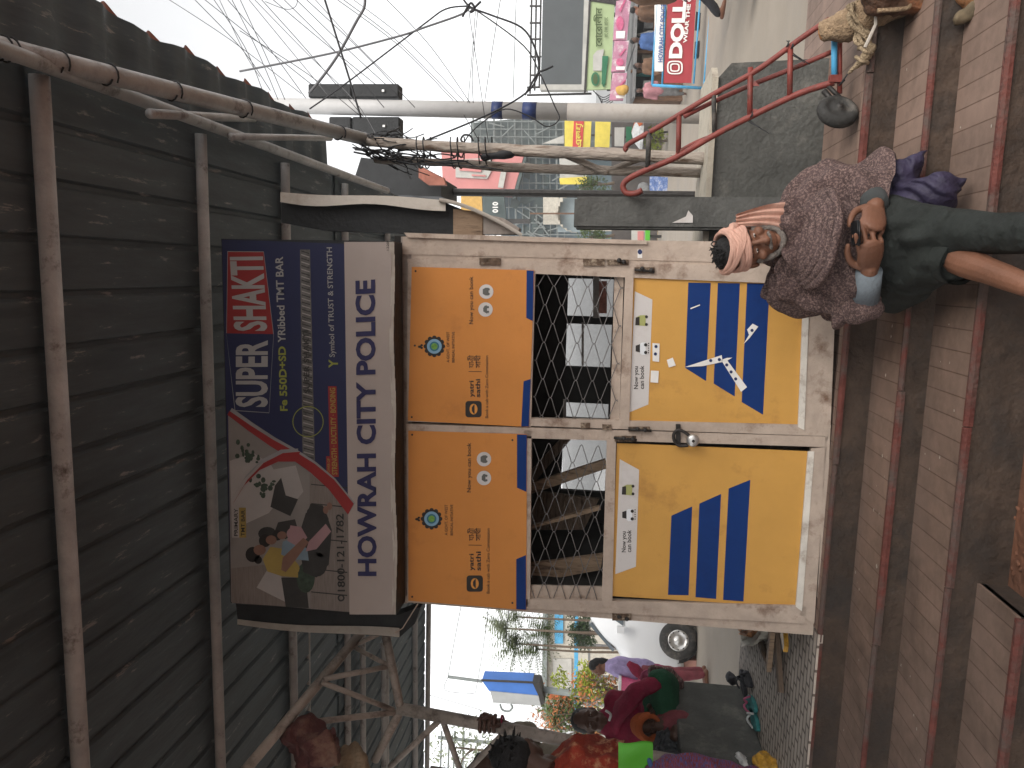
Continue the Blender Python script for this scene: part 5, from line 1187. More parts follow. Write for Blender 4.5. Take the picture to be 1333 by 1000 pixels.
# front corner of a yellow three-wheeler cut by the edge
rq = put(985, 0); rk = thing('three_wheeler', 'yellow and black three-wheeler nose just entering at the right edge of the road', 'vehicle', V3((rq.x+.1, rq.y, SZ)))
bq = V3((rq.x+.16, rq.y, SZ)); b = B(); lathe(b, bq+V3((0, 0, .19)), (1, .3, 0), [(.05, -.05), (.15, -.05), (.19, -.03), (.19, .03), (.15, .05), (.05, .05)], 24); w__ = part('wheel', b, M['rubber'], rk, True)
b = B(); lathe(b, bq+V3((0, 0, .19)), (1, .3, 0), [(.001, -.055), (.10, -.052), (.11, -.03)], 20); part('rim', b, M['board_rim'], w__, True)
b = B(); tube(b, [bq+V3((-.02, .15, .30)), bq+V3((-.02, 0, .43)), bq+V3((0, -.2, .38)), bq+V3((.02, -.28, .25))], [.06, .09, .08, .03], 12, 4, rnd=True); part('mudguard', b, M['bag_mustard'], rk, True)
b = B(); tube(b, [bq+V3((.0, .0, .2)), bq+V3((.25, .1, .7)), bq+V3((.4, .15, 1.1))], [.03, .04, .04], 10, 2); tube(b, [bq+V3((.9, .1, .3)), bq+V3((.9, .2, .8)), bq+V3((.9, .3, 1.4))], [.3, .5, .45], 16, 3, rnd=True); part('body', b, M['bag_mustard'], rk, True)

# shop row and signs behind the poles
mat('net_grey', (.085, .105, .105), .85, .25, .6, dirt=((.2, .22, .21), .5, .7, 1.2)); mat('net_line', (.19, .21, .205), .7, .2, 3); mat('net_blue', (.10, .14, .16), .85, .25, .6)
by_ = 46.; bd = thing('scaffolded_building', 'grey netted building under scaffolding beyond the market', 'building', V3((P(700, 230, by_).x, by_, SZ)))
z0 = SZ
def bslab(par, px, Y, d, m, nm, down=False):
    b = B(); pts = [P(x, y, Y) for x, y in px]
    if down: pts = [V3((p.x, p.y, SZ)) if i in (2, 3) else p for i, p in enumerate(pts)]
    extr(b, pts, (0, d, 0)); return part(nm, b, M[m], par)
bslab(bd, [(613, 160), (613, 198), (740, 198), (740, 140)], by_, 6, 'net_grey', 'tower', True)
bslab(bd, [(640, 196), (655, 330), (740, 330), (740, 196)], by_+1, 6, 'net_blue', 'lower_block', True)
b = B(); random.seed(5)
for k in range(14):
    x = 616+k*9; tube(b, [P(x, 150, by_-.3), P(x+2, 325, by_-.3)], .03 if k % 3 else .06, 5)
for y in (158, 168, 178, 190, 205, 220, 238, 256, 270, 290, 305): tube(b, [P(616 if y < 198 else 648, y, by_-.4), P(760, y+1, by_-.4)], .035, 5)
for k in range(26):
    x, y = random.uniform(622, 720), random.uniform(150, 310)
    if y > 200 and x < 655: x += 45
    tube(b, [P(x, y, by_-.5), P(x+random.uniform(14, 34), y+random.uniform(-22, 22), by_-.5)], .04, 5)
part('scaffold', b, M['net_line'], bd)
b = B()
for k in range(30):
    x, y = random.uniform(655, 720), random.uniform(200, 310); slab(b, [(x, y), (x+2, y-random.uniform(6, 18)), (x+random.uniform(8, 24), y-random.uniform(0, 12)), (x+8, y+3)], by_-.15-.01*k, .02)
part('netting', b, mat('net_dark', (.065, .085, .083), .9, .2, 1), bd)
# white triangle of sheeting
b = B(); slab(b, [(706, 187), (734, 176), (734, 187)], by_-.8, .05); part('sheeting', b, M['board_rim'], bd)
rb = thing('billboard', 'faded red rooftop billboard with a white emblem on the scaffolded building', 'billboard', V3((P(620, 225, 44.5).x, 44.5, P(672, 225, 44.5).z)))
mat('faded_red', (.50, .19, .18), .6, .1, .8)
b = B(); slab(b, [(574, 190), (577, 254), (667, 256), (684, 195), (684, 190)], 44.5, .4); part('panel', b, M['faded_red'], rb)
b = B(); slab(b, [(593, 208), (593, 231), (634, 233), (640, 222), (640, 205)], 44.4, .08); part('emblem', b, M['board_rim'], rb)
b = B(); slab(b, [(598, 208), (598, 222), (626, 224), (630, 208)], 44.3, .08); slab(b, [(614, 227), (614, 229), (632, 230), (632, 228)], 44.3, .08); part('emblem', b, M['faded_red'], rb)
b = B(); slab(b, [(648, 244), (655, 245), (661, 214), (654, 213)], 44.3, .05); part('lettering', b, M['board_rim'], rb)
b = B(); slab(b, [(667, 257), (684, 198), (687, 198), (671, 259)], 44.3, .5); part('edge', b, M['net_dark'], rb)
og = thing('hoarding', 'orange and grey printed hoarding with white numerals under the red billboard', 'hoarding', V3((P(650, 270, 40).x, 40, P(690, 270, 40).z)))
bslab(og, [(600, 254), (600, 275), (628, 275), (627, 254)], 40, .2, 'bag_mustard', 'panel'); bslab(og, [(628, 254), (628, 300), (660, 300), (656, 254)], 40, .2, 'net_dark', 'panel')
b = B(); txt(b, '010', 648, 641, 277, 263, 39.8, .03); part('lettering', b, M['white_ink'], og)
bslab(og, [(640, 285), (690, 285), (690, 291), (640, 291)], 40.3, .2, 'iron_dark', 'support', False)
# arched gateway and pale pillar
mat('gate_blue', (.24, .29, .31), .6, .2, 1)
ga = thing('gateway', 'pale arched gateway panel in front of the netted building', 'gateway', V3((P(735, 270, 36).x, 36, SZ)))
bslab(ga, [(707, 256), (707, 292), (729, 292), (727, 256)], 36, .3, 'card', 'panel')
b = B()
for i in range(14):
    f = lambda q: (722+38*(abs(math.cos(q)))**1.0*.0+ (752-722)*(1-math.sin(q)) , 275+28*math.cos(q)); q0, q1 = math.pi*i/14, math.pi*(i+1)/14
    (xa, ya), (xb_, yb_) = f(q0), f(q1); slab(b, [(xa, ya), (xb_, yb_), (xb_+4, yb_), (xb_ + 4, ya)], 35.8, .3)
part('arch', b, M['card'], ga); bslab(ga, [(726, 248), (726, 302), (760, 302), (760, 248)], 36.3, .3, 'gate_blue', 'backing'); bslab(ga, [(690, 277), (690, 279), (752, 279), (752, 277)], 35.6, .1, 'c_brown', 'flag_pole')
bslab(ga, [(752, 300), (752, 250), (752, 250), (752, 300)], 36.4, .3, 'card', 'base', True)
# low shop row
sr = thing('shop_row', 'low dark shop row with a brick base behind the timber poles', 'shops', V3((P(850, 230, 27).x, 27, SZ)))
mat('shop_dark', (.075, .065, .06), .9, .4, 2); brickmat('speckle_brick', (.42, .33, .2), (.5, .5, .5), (.25, .2, .15), .3, .15, .03, .8, 0, .5)
bslab(sr, [(796, 138), (796, 325), (880, 325), (880, 138)], 27, 2.5, 'shop_dark', 'front'); bslab(sr, [(880, 138), (880, 325), (893, 325), (893, 138)], 26.8, 2.5, 'c_maroon', 'plinth'); bslab(sr, [(893, 138), (893, 325), (920, 325), (920, 138)], 26.6, 2.6, 'speckle_brick', 'base', True)
mat('sign_yellow', (.62, .50, .08), .6, .2, 2); mat('sign_red', (.50, .05, .05), .6, .15, 2)
def signb(label, px, Y, m, strip=None, text=None, tm='sign_red'):
    q = [P(x, y, Y) for x, y in px]; t = thing('shop_sign', label, 'sign', V3((sum(p.x for p in q)/4, Y, min(p.z for p in q)))); bslab(t, px, Y, .12, m, 'board')
    if strip: bslab(t, strip[0], Y-.03, .05, strip[1], 'stripe')
    if text:
        b = B()
        for s_ in text: txt(b, *s_[:5], Y-.06, .03)
        part('lettering', b, M[tm] if tm in M else flat(tm, (.5, .05, .05)), t)
    q0 = P(px[2][0], (px[0][1]+px[2][1])/2, Y+.1); b = B(); tube(b, [q0, V3((q0.x, q0.y, SZ))], .04, 8); part('support', b, M['iron_dark'], t)
signb('yellow shop sign with a red band of Bengali lettering, right of the poles', [(735, 195), (735, 157), (770, 157), (768, 195)], 30, 'sign_yellow', ([(745, 195), (747, 157), (760, 157), (758, 195)], 'sign_red'), [('এলয়', 757, 749, 192, 160)], 'sign_yellow')
signb('plain pale yellow shop sign, right of the red banded one', [(774, 195), (775, 157), (795, 157), (793, 195)], 29, 'sign_yellow', None)
signb('white and grey small shop sign above the yellow shrub', [(800, 190), (800, 166), (813, 166), (812, 190)], 26, 'board_rim', None)
signb('green and white small shop sign beside the trolley top', [(815, 186), (815, 165), (823, 165), (822, 186)], 26, 'tube_green')
signb('yellow bordered white shop sign with a round mark, between the poles and the post', [(729, 238), (728, 206), (763, 206), (764, 238)], 29, 'board_rim', ([(729, 240), (728, 232), (764, 230), (764, 240)], 'sign_yellow'), [('O', 758, 748, 228, 220)], 'sign_blue')
signb('small yellow and red packet sign beside the shrub', [(868, 196), (868, 180), (882, 180), (882, 196)], 25.5, 'sign_yellow', ([(872, 194), (872, 182), (876, 182), (876, 194)], 'sign_red'))
signb('orange and white poster behind the concrete post', [(822, 316), (822, 300), (840, 300), (840, 316)], 25, 'board_rim', ([(830, 314), (830, 301), (838, 301), (838, 314)], 'faded_red'))
signb('lime green cloth awning board behind the concrete post', [(840, 318), (840, 297), (846, 297), (846, 318)], 24.5, 'plastic_green')
um = thing('parasol', 'white and orange street parasol beyond the trolley top', 'parasol', V3((P(860, 172, 24).x, 24, SZ))); uc = P(822, 172, 24)
b = B(); lathe(b, uc, (0, 0, -1), [(.02, 0), (.28, .08), (.5, .26), (.52, .34)], 8); part('canopy', b, M['c_white'], um)
b = B(); q = [uc+V3((.0, -.02, -.0)), uc+V3((.3, -.12, -.08)), uc+V3((.5, -.2, -.30)), uc+V3((.12, -.54, -.30))]; extr(b, q, (0, -.02, 0)); part('gore', b, M['c_orange'], um)
b = B(); tube(b, [uc, V3((uc.x, uc.y, SZ))], .03, 8); part('pole', b, M['iron_dark'], um)
bcl = B(); slab(bcl, [(845, 254), (846, 229), (880, 231), (878, 254)], 23, .06); jitter(bcl, .05, 3); single('hanging_cloth', bcl, mat('cloth_blue', (.12, .19, .40), .85, .5, 12, dirt=((.4, .42, .5), .52, .6, 12)), 'blue patterned cloth hung behind the lower end of the trolley', 'cloth')
lump('sack', 'grey sack heap beside the hanging blue cloth', 'sack', [P(838, 246, 23.2), P(842, 258, 23.1)], [.2, .22], 'c_grey', .05, 3, 2, .04)
lump('white_sack', 'white plastic sack leaning by the shop base behind the bench wall', 'sack', [P(895, 247, 22.5), P(905, 250, 22.4)], [.12, .2], 'c_white', .06, 4, 3, .04)
lump('white_sack', 'white and grey sacks heaped behind the bench wall left of the post', 'sack', [P(885, 312, 22.5), P(903, 306, 22.4)], [.2, .28], 'c_white', .07, 4, 5, .04)

# ------------------------------------------------------------------ plants
def leafmat(n, c): return mat(n, c, .7, .5, 1.5, spec=.2)
leafmat('leaf', (.075, .11, .03)); leafmat('leaf_dark', (.04, .07, .025)); leafmat('leaf_lime', (.22, .26, .03)); leafmat('flower_orange', (.42, .16, .06)); leafmat('leaf_pale', (.20, .23, .15)); mat('bark', (.12, .09, .065), .9, .3, 4)
def crown(c, rad, n, ls, nclump=7, seed=1, thin=1.0, drop=0.0):
    rnd = random.Random(seed); b = B(); c = Vector(c); cl_ = []
    for k in range(nclump):
        v = V3((rnd.gauss(0, .45), rnd.gauss(0, .45), rnd.gauss(0, .45))); cl_.append((V3((v.x*rad[0], v.y*rad[1], v.z*rad[2])), rnd.uniform(.35, .6)))
    for i in range(n):
        o, r = rnd.choice(cl_); v = V3((rnd.gauss(0, 1), rnd.gauss(0, 1), rnd.gauss(0, 1))).normalized()*rnd.random()**.4*r
        p = c+o+V3((v.x*rad[0], v.y*rad[1], v.z*rad[2])); d1 = V3((rnd.gauss(0, 1), rnd.gauss(0, 1), rnd.gauss(0, .7)-drop)).normalized(); d2 = d1.cross(V3((rnd.gauss(0, 1), rnd.gauss(0, 1), rnd.gauss(0, 1)))).normalized()
        l = ls*rnd.uniform(.6, 1.3); face(b, [p-d2*l*.28*thin, p+d1*l*.5-d2*l*.16*thin, p+d1*l, p+d1*l*.5+d2*l*.2*thin])
    return b
def tree(name, label, cat, c, rad, n, ls, m, seed, thin=1., base=None, extra=None, drop=0, ncl=7, group=None):
    c = Vector(c); bz = SZ if base is None else base; t = thing(name, label, cat, V3((c.x, c.y, bz)), group)
    b = B(); tp0 = V3((c.x+.1*rad[0], c.y, bz)); tube(b, [tp0, V3((c.x, c.y, (bz+c.z)/2)), c+V3((0, 0, rad[2]*.3))], [.07*rad[0]+.02, .05*rad[0]+.015, .02], 8, 3)
    rnd = random.Random(seed)
    for k in range(6): e = c+V3((rnd.uniform(-.8, .8)*rad[0], rnd.uniform(-.8, .8)*rad[1], rnd.uniform(-.2, .8)*rad[2])); s0 = tp0.lerp(c, rnd.uniform(.5, 1)); tube(b, [s0, s0.lerp(e, .5)+V3((0, 0, .1*rad[2])), e], [.03*rad[0]+.008, .015*rad[0]+.006, .006], 6, 2)
    part('trunk', b, M['bark'], t, True); part('crown', crown(c, rad, n, ls, ncl, seed, thin, drop), M[m], t, recalc=False)
    if extra: part('flowers', crown(c, rad, extra[0], ls*.8, ncl, seed+9), M[extra[1]], t, recalc=False)
    return t
tree('bush', 'green bush above the concrete post, right of its top', 'bush', P(772, 240, 26), (.5, .5, .55), 900, .10, 'leaf', 3, base=P(800, 240, 26).z)
tree('bush', 'olive green bush left of the concrete post, beside the booth jamb', 'bush', P(772, 308, 26), (.55, .5, .5), 900, .10, 'leaf', 4, base=P(800, 308, 26).z)
tree('bush', 'lime yellow shrub beyond the trolley, under the parasol', 'bush', P(858, 184, 24), (.35, .3, .35), 600, .10, 'leaf_lime', 5)
# ------------------------------------------------------------------ street background, left side
car = None
cy_ = 10.9; wc_ = P(878, 833, cy_); ct = thing('parked_car', 'white parked car with steel wheels on the road behind the booth', 'car', V3((wc_.x, cy_, SZ)))
mat('car_paint', (.66, .67, .68), .3, .03, 2, spec=.5); mat('car_glass', (.10, .12, .135), .12, .1, spec=.6)
wr_ = .275; X0c = wc_.x-.66; cyr = cy_
# stations along the length (front at -x): x offset, bottom z, belt z, roof z, half width low, half width top
S = [(0, .28, .62, .70, .60, .50), (.06, .20, .86, .95, .70, .58), (.25, .18, .98, 1.06, .74, .62), (.42, .18, 1.02, 1.14, .75, .60), (.60, .18, 1.03, 1.38, .75, .57), (.85, .18, 1.05, 1.56, .75, .55), (1.2, .18, 1.05, 1.63, .75, .54), (2.0, .18, 1.05, 1.65, .75, .54), (2.8, .18, 1.05, 1.62, .75, .54), (3.3, .2, 1.0, 1.5, .74, .55), (3.5, .28, .9, .95, .70, .56)]
rows = []; Yc = cyr+.72
for x, zb_, zm, zt_, wl, wt in S:
    X = X0c+x; pr = [(-wl*.92, zb_), (-wl, zb_+.12), (-wl, zm-.1), (-wl*.97, zm), (-wt, zt_-.05), (-wt*.85, zt_), (wt*.85, zt_), (wt, zt_-.05), (wl*.97, zm), (wl, zm-.1), (wl, zb_+.12), (wl*.92, zb_)]
    rows.append([V3((X, Yc+y, SZ+z)) for y, z in pr])
rows = strip_rows(rows, 4); b = B(); grid(b, rows, True); bmesh.ops.holes_fill(b, edges=[e for e in b.edges if len(e.link_faces) == 1]); bo2 = part('body', b, M['car_paint'], ct, True)
def sidey(z, x): return Yc-.75
b = B(); extr(b, [V3((X0c+.80, Yc-.745, SZ+1.08)), V3((X0c+1.02, Yc-.61, SZ+1.48)), V3((X0c+1.95, Yc-.60, SZ+1.52)), V3((X0c+1.95, Yc-.745, SZ+1.08))], (0, -.012, 0)); part('window', b, M['car_glass'], ct)
b = B(); extr(b, [V3((X0c+.44, Yc-.58, SZ+1.18)), V3((X0c+.44, Yc+.58, SZ+1.18)), V3((X0c+.80, Yc+.52, SZ+1.55)), V3((X0c+.80, Yc-.52, SZ+1.55))], (-.035, 0, .035)); part('windscreen', b, M['car_glass'], ct)
for dx in (.66, 2.9):
    c = V3((X0c+dx, Yc-.745, SZ+wr_)); b = B(); lathe(b, c+V3((0, .02, .03)), (0, -1, 0), [(.001, 0), (.32, 0), (.33, .012)], 28); part('wheel_arch', b, M['rubber'], ct)
    b = B(); lathe(b, c, (0, -1, 0), [(.14, .06), (.19, .075), (.25, .06), (wr_, .0), (wr_, -.1), (.2, -.14)], 32); wq = part('wheel', b, M['rubber'], ct, True)
    b = B(); lathe(b, c, (0, -1, 0), [(.001, .07), (.04, .068), (.05, .045), (.10, .040), (.115, .062), (.145, .07), (.155, .055)], 28); part('rim', b, M['steel'], wq, True)
    b = B()
    for k in range(10): a_ = k*math.pi/5; lathe(b, c+V3((.128*math.cos(a_), -.0705, .128*math.sin(a_))), (0, -1, 0), [(.001, .0015), (.011, .001)], 8)
    part('rim_holes', b, M['iron_dark'], wq)
b = B(); box(b, (X0c+.75, Yc-.86, SZ+1.12), (.10, .14, .10)); jitter(b, .01, 9); part('mirror', b, M['car_paint'], ct)
b = B(); box(b, (X0c+.02, Yc-.45, SZ+.62), (.08, .25, .14)); part('headlight', b, M['steel'], ct); b = B(); bx(b, X0c+.98, X0c+1.95, Yc-.758, Yc-.749, SZ+.60, SZ+.62); part('door_seam', b, M['net_line'], ct)
ct.rotation_euler = (0, 0, math.radians(22)); q = PZ(905, 866, SZ); b = B(); box(b, q+V3((0, 0, .1)), (.22, .16, .22)); jitter(b, .03, 6); single('brick_chock', b, mat('brick_pink', (.36, .19, .15), .9, .3), 'reddish brick standing against the front wheel of the white car', 'brick')
# woman in lavender with a pink basket
lw = V3((P(790, 868, 9.6).x, 9.6, SZ)); t, g_, hf_ = figure('woman in a lavender top carrying a pink basket in front of the white car', lw, 1.53, math.radians(-70), dict(skin='skin', top='c_lav', bot='c_maroon', long=1), dict(haL=(.20, -.30, 1.0), elL=(.24, -.05, 1.08), haR=(-.20, -.30, 1.0), elR=(-.24, -.05, 1.08)), vox=.02)
bq_ = thing('basket', 'pink plastic basket held by the woman in lavender', 'basket', P(836, 893, 9.5)); b = B()
p0 = P(822, 893, 9.4); box(b, p0, (.26, .3, .27)); b2 = B()
part('basket_body', b, mat('basket_pink', (.62, .10, .22), .5, .2, 30), bq_)
box(b2, p0+V3((0, 0, .15)), (.29, .33, .03)); part('basket_rim', b2, M['white_ink'], bq_)
lump('red_cloth', 'red cloth hanging from the pink basket in front of the car', 'cloth', [P(820, 866, 9.3), P(828, 872, 9.3), P(836, 880, 9.3)], [.05, .07, .05], 'c_red', .02, 8, 2, .02)
# overhead light box on a pole
ky = 13.; kb = thing('light_box', 'blue sided advertising light box on a leaning steel pole at left', 'light box', V3((P(720, 895, ky).x, ky, SZ)))
mat('box_blue', (.05, .15, .45), .5, .15, 2); 
b = B(); slab(b, [(627, 886), (637, 900), (701, 906), (693, 889)], ky, .35); part('side_face', b, M['box_blue'], kb)
b = B(); slab(b, [(638, 900), (642, 915), (704, 919), (701, 906)], ky-.02, .35); part('front_face', b, mat('box_face', (.34, .35, .35), .6, .15, 2), kb)
b = B(); slab(b, [(693, 889), (701, 906), (705, 919), (709, 915), (703, 890)], ky-.04, .3); slab(b, [(626, 885.5), (627, 887), (694, 890), (694, 888.5)], ky-.04, .04); part('rim', b, M['iron_dark'], kb)
b = B(); tube(b, [P(583, 881, ky), P(628, 887, ky)], .03, 8); part('mast', b, M['net_line'], kb); q0 = P(702, 897, ky+.2); b = B(); tube(b, [q0, V3((q0.x-.1, q0.y, SZ))], .06, 10); part('pole', b, M['net_line'], kb, True)
b = B(); tube(b, [P(651, 917, ky-.1), P(654, 924, ky-.1), P(662, 926, ky-.1), P(667, 921, ky-.1), P(665, 917, ky-.1)], .02, 8, 5); part('lamp_hoop', b, M['net_line'], kb, True)
# pale compound building and blue rail
cb2 = thing('compound_building', 'pale low building with blue window strips across the road at left', 'building', V3((P(740, 850, 30).x, 30, SZ)))
bslab(cb2, [(712, 760), (710, 930), (760, 930), (760, 760)], 30, 4, 'card', 'wall', True); bslab(cb2, [(722, 790), (722, 838), (733, 838), (733, 790)], 29.9, .2, 'blue_paint', 'window'); bslab(cb2, [(720, 858), (720, 905), (744, 905), (744, 858)], 29.9, .2, 'board_rim', 'shutter'); bslab(cb2, [(707, 755), (705, 935), (711, 935), (713, 755)], 29.6, 4.8, 'net_line', 'roof_slab')
fn = thing('rail_fence', 'blue painted rail fence in front of the pale building', 'fence', V3((P(770, 870, 24).x, 24, SZ))); bslab(fn, [(748, 770), (747, 930), (752, 930), (753, 770)], 24, .12, 'blue_paint', 'rail'); bslab(fn, [(766, 770), (765, 930), (768, 930), (769, 770)], 24, .1, 'c_grey', 'rail')
for y in (800, 840, 880, 915):
    q = P(748, y, 24); b = B(); bx(b, q.x-.06, q.x+.06, 24.01, 24.11, SZ, q.z); part('post', b, M['c_grey'], fn)
b = B(); slab(b, [(713, 906), (713, 911), (800, 913), (800, 908)], 22, .15); single('brown_post', b, M['c_orange'], 'rusty orange post standing behind the flowering bush', 'post')
# trees
def spiky(c, n, L, seed):
    rnd = random.Random(seed); b = B()
    for k in range(n):
        a = rnd.uniform(0, 6.28); e = rnd.uniform(-.5, 1.1); d = V3((math.cos(a)*math.cos(e), math.sin(a)*math.cos(e)*.7, math.sin(e)))
        for i in range(10):
            p = c+d*L*(i/10)+V3((0, 0, -.12*L*(i/10)**2)); sd_ = d.cross(V3((0, 0, 1))).normalized()
            for q in (-1, 1):
                e2 = p+sd_*q*L*.22*(1-i/14)+d*L*.1-V3((0, 0, .05*L)); face(b, [p, p+d*.03*L, e2])
    return b
for i, (x, y, L, lab) in enumerate(((658, 818, .55, 'spiky pale green tree crown, topmost against the sky by the booth'), (672, 838, .75, 'spiky green tree crown in the middle of the left sky gap'), (698, 845, .6, 'spiky green tree crown low beside the light box'), (672, 803, .5, 'spiky tree crown partly hidden by the booth edge'), (712, 822, .6, 'spiky grey green tree in front of the pale building'))):
    c = P(x, y, 17+i*.4); t = thing('spiky_tree', lab, 'tree', V3((c.x, c.y, SZ)), 'spiky trees left of the booth')
    b = B(); tube(b, [V3((c.x+.2, c.y, SZ)), V3((c.x+.05, c.y, (SZ+c.z)/2)), c], [.035, .03, .02], 8, 3); part('trunk', b, M['bark'], t, True); part('crown', spiky(c, 55, L*1.35, i), M['leaf_pale' if i in (0, 3) else 'leaf'], t, recalc=False)
tree('round_tree', 'dense round dark green clipped tree above the white car', 'tree', P(756, 822, 19), (.55, .5, .42), 2600, .09, 'leaf_dark', 12, ncl=14)
tree('flowering_bush', 'bush with orange flowers behind the woman in crimson', 'bush', P(745, 925, 14), (.62, .5, .55), 1300, .10, 'leaf', 21, extra=(900, 'flower_orange'), ncl=9)
tree('flowering_bush', 'orange and green flowering bush behind the woman in lavender', 'bush', P(778, 895, 13), (.45, .4, .42), 1100, .09, 'leaf_lime', 22, extra=(600, 'flower_orange'), ncl=9)
tree('flowering_bush', 'thin orange flowering bush left of the light box pole', 'bush', P(722, 948, 15), (.5, .4, .5), 600, .10, 'leaf_pale', 23, extra=(500, 'flower_orange'), ncl=9)
tree('sparse_tree', 'thin pale twiggy tree behind the man in the beige shirt', 'tree', P(610, 975, 16), (.8, .6, .9), 500, .12, 'leaf_pale', 31, ncl=10)
fe = thing('wire_fence', 'pale wire fence rails behind the lattice post', 'fence', V3((P(600, 975, 18).x, 18, SZ)))
for x in (575, 585, 592, 604): b = B(); tube(b, [P(x, 952, 18), P(x-2, 1010, 18)], .025, 6); part('rail', b, M['net_line'], fe)
b = B(); q0, q1 = P(570, 960, 18.05), P(570, 1005, 18.05); tube(b, [q0, V3((q0.x, q0.y, SZ))], .05, 6); tube(b, [q1, V3((q1.x, q1.y, SZ))], .05, 6); parts('post', b, M['net_line'], fe)
# far hazy skyline
mat('far_pale', (.34, .35, .36), .9, .12, .1)
random.seed(9)
for k, (y0, y1, xt, Yd, lab) in enumerate(((1005, 930, 742, 120, 'far pale building on the left skyline'), (930, 800, 752, 140, 'long far pale building behind the spiky trees'), (325, 250, 742, 110, 'far pale building seen past the booth on the right'), (160, 60, 776, 120, 'far pale building behind the market stalls'), (60, -60, 770, 130, 'far pale building at the right end of the skyline'))):
    b = B(); bslab_ = [P(xt, y0, Yd), P(xt, y1, Yd)]; extr(b, [bslab_[0], bslab_[1], V3((bslab_[1].x, Yd, SZ)), V3((bslab_[0].x, Yd, SZ))], (0, 12, 0)); single('far_building', b, M['far_pale'], lab, 'building')
# tiled roof edge and dark clutter right of the sign
ro = thing('tiled_roof', 'small dark tiled market roof seen past the side board', 'roof', P(575, 225, 7.5))
b = B()
for i in range(7): slab(b, [(545+i*2.0, 219+i*2), (545+i*2.0, 232+i*1.5), (556+i*4, 232+i*1.5), (553+i*4, 219+i*2)], 7.4-.05*i, .08)
part('tiles', b, M['roof_red'], ro); b = B(); slab(b, [(470, 205), (455, 252), (574, 256), (574, 232), (545, 214)], 7.6, .8); part('underside', b, M['black_box'], ro)
b = B(); tube(b, [P(560, 250, 8.2), V3((P(560, 250, 8.2).x, 8.2, SZ))], .04, 8); part('post', b, M['iron_dark'], ro)

# ------------------------------------------------------------------ wires
WG = 'overhead wires against the sky'
def wire(pts, r, Y, m='cable', label=None, cat='wire', k=5, grp=WG):
    b = B(); tube(b, [P(p[0], p[1], p[2] if len(p) > 2 else Y) for p in pts], r, 6, k if len(pts) > 2 else 1)
    single('wire', b, M[m], label or 'thin overhead wire crossing the pale sky', cat, grp, smooth=True)
thin = [[(205, -10), (300, 52), (392, 122)], [(262, -4), (330, 50), (408, 112)], [(276, -4), (318, 60), (341, 116)], [(284, -4), (318, 68), (338, 100)], [(300, -4), (335, 66), (362, 130)], [(311, -4), (345, 70), (371, 130)], [(328, -4), (395, 65), (462, 132), (492, 180)], [(338, -3), (400, 66), (473, 152)], [(351, -4), (420, 54), (490, 111)], [(345, 2), (372, 12), (385, 8), (388, -6)], [(434, -4), (520, 60), (590, 131)], [(442, -4), (520, 56), (596, 133)], [(407, -4), (462, 56), (516, 110)], [(382, -4), (450, 62), (522, 128)], [(610, 12), (628, 132), (636, 188)], [(619, 14), (613, 90), (609, 134)], [(652, -4), (640, 70), (631, 132)], [(622, 14), (615, 90), (616, 134)], [(672, -4), (668, 128)], [(604, 150), (624, 184)], [(600, 790), (592, 832), (583, 882)], [(636, 790), (628, 850), (619, 902)], [(583, 882), (580, 899), (617, 903)], [(663, 792), (658, 832)], [(560, 905), (628, 925)], [(250, -4), (315, 64), (352, 118)], [(293, -4), (348, 60), (398, 128)], [(321, -4), (372, 58), (430, 128)], [(366, -4), (430, 60), (500, 140)], [(395, -4), (470, 66), (540, 140)], [(455, -4), (530, 54), (604, 132)], [(312, 40), (400, 96), (470, 152)], [(500, -4), (560, 60), (612, 134)]]
for i, w_ in enumerate(thin): wire(w_, .006 if 20 <= i < 25 else .003, 6.5 if i not in range(20, 25) else 12, 'cable_grey' if i % 3 == 0 else 'cable')
wire([(421, -6), (441, 58), (457, 110), (470, 154)], .0075, 5.6, label='dark straight cable running down to the end of the eave pole', grp=None)
wire([(475, -6), (474, 10), (464, 28), (441, 70), (420, 100), (402, 122)], .011, 5.8, 'cable_grey', 'thick grey cable bent down from the top of the sky', grp=None)
wire([(312, 93), (429, 70), (520, 47), (552, 36), (600, 19), (612, 9)], .008, 5.8, 'cable_grey', 'long grey cable rising to the knot near the top edge', grp=None)
wire([(403, 142), (454, 106), (550, 33), (580, 12), (608, 8)], .006, 5.8, 'cable', 'black cable from the white pole top curving up to the cable knot', grp=None)
wire([(600, -6), (612, 9), (640, 20), (679, 36), (696, 62), (701, 92), (686, 120), (634, 150), (547, 186)], .0065, 5.4, label='thick black cable looping right from the knot and back to the timber pole', grp=None)
wire([(608, 10), (625, 17), (682, 60), (703, 96), (722, 138), (728, 155), (712, 165), (690, 152), (658, 142), (630, 158), (612, 174), (604, 186)], .0045, 5.4, label='thin black cable hanging in a loop in front of the white pole', grp=None)
wire([(602, 22), (606, 14), (613, 4), (618, 12), (612, 16), (626, 2)], .008, 5.4, label='black knot of cable near the top edge', grp=None)
wire([(683, 124), (688, 116), (700, 96), (712, 90), (720, 86)], .007, 5.3, label='frayed cable end sticking out beside the grey billboard', grp=None)
wire([(604, 186), (600, 182), (604, 176), (612, 177), (616, 184)], .006, 4.6, label='small wire ring on top of the thick timber pole', grp=None)
random.seed(21)
tb = B()
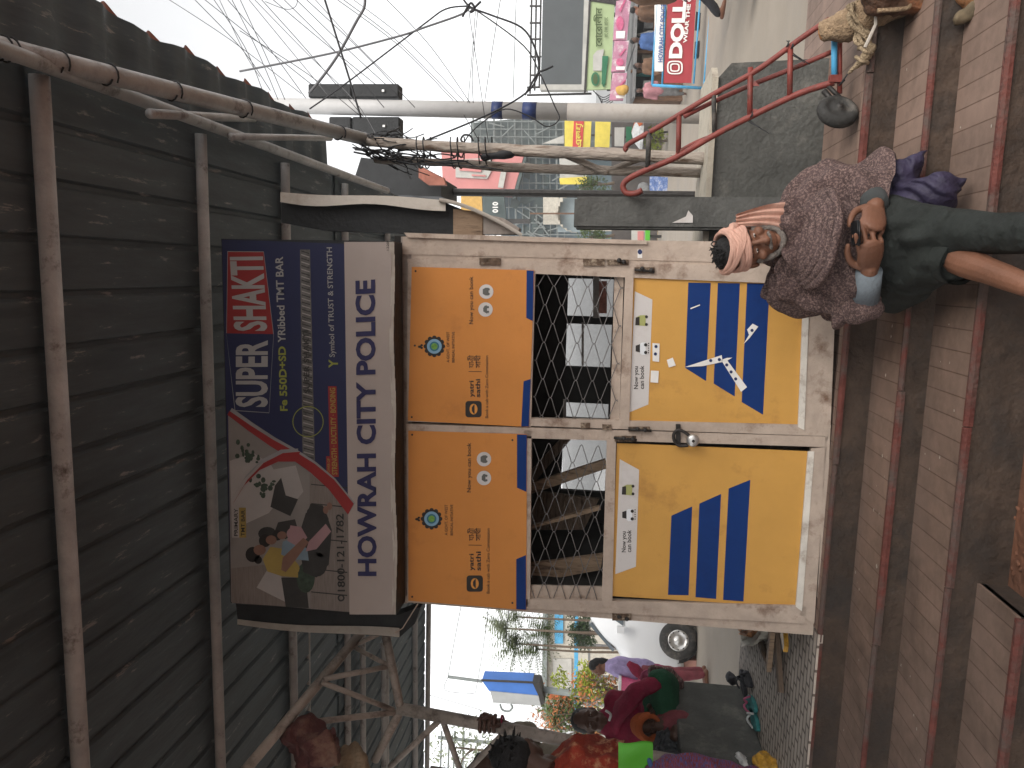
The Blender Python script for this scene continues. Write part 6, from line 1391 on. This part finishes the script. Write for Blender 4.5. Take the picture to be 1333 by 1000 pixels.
for k in range(26):
    x, y = random.uniform(455, 500), random.uniform(172, 205); n_ = 5; pts = [(x, y)]
    for q in range(n_): x += random.uniform(2, 22); y += random.uniform(-8, 13); pts.append((x, min(y, 245)))
    tube(tb, [P(p[0], p[1], 4.45+random.uniform(-.1, .25)) for p in pts], random.choice((.003, .004, .006)), 5, 4)
single('wire_tangle', tb, M['cable'], 'dense tangle of wires where the eave pole meets the timber poles', 'wires', smooth=True)
tb = B()
for k in range(9):
    x = random.uniform(500, 520); y = random.uniform(190, 212); pts = [(x, y)]
    for q in range(5): x += random.uniform(12, 32); y += random.uniform(-7, 8); pts.append((x, max(188, min(y, 228))))
    tube(tb, [P(p[0], p[1], 4.42+random.uniform(-.06, .05)) for p in pts], .004, 5, 4)
single('wire_tangle', tb, M['cable'], 'loose wires strung along the two timber poles', 'wires', smooth=True)
b = B()
for x, Yq in ((640, 4.40), (604, 4.41), (560, 4.43)):
    c = P(x, 192, 4.37); pts = [c+V3((.055*math.cos(q), .055*math.sin(q), .006*q)) for q in [i*.5 for i in range(26)]]; tube(b, pts, .004, 5)
    c = P(x, 209, 4.5); pts = [c+V3((.045*math.cos(q), .045*math.sin(q), .006*q)) for q in [i*.5 for i in range(26)]]; tube(b, pts, .004, 5)
single('wire_ties', b, M['cable'], 'black wire lashings wound round the timber poles', 'wires', smooth=True)
b = B(); tube(b, [P(630, 204, 4.38), P(656, 200, 4.36), P(680, 199, 4.36)], [.02, .03, .008], 8, 3, rnd=True); jitter(b, .01, 30); single('rag', b, M['cable'], 'black rag tied between the two timber poles', 'rag', smooth=True)

# ------------------------------------------------------------------ haze in the street air
b = B(); bx(b, -410, 410, -70, 710, -1.6, 26)
hz = mk('haze', b, None); tag(hz, 'thin pale haze in the street air', 'haze', None, 'stuff')
hm = bpy.data.materials.new('haze'); hm.use_nodes = True; t_ = hm.node_tree
for n_ in list(t_.nodes):
    if n_.type == 'BSDF_PRINCIPLED': t_.nodes.remove(n_)
pv = t_.nodes.new('ShaderNodeVolumePrincipled'); pv.inputs['Color'].default_value = (.93, .93, .93, 1); pv.inputs['Density'].default_value = .0026; pv.inputs['Anisotropy'].default_value = .2
t_.links.new(pv.outputs[0], t_.nodes['Material Output'].inputs['Volume']); hz.data.materials.append(hm)
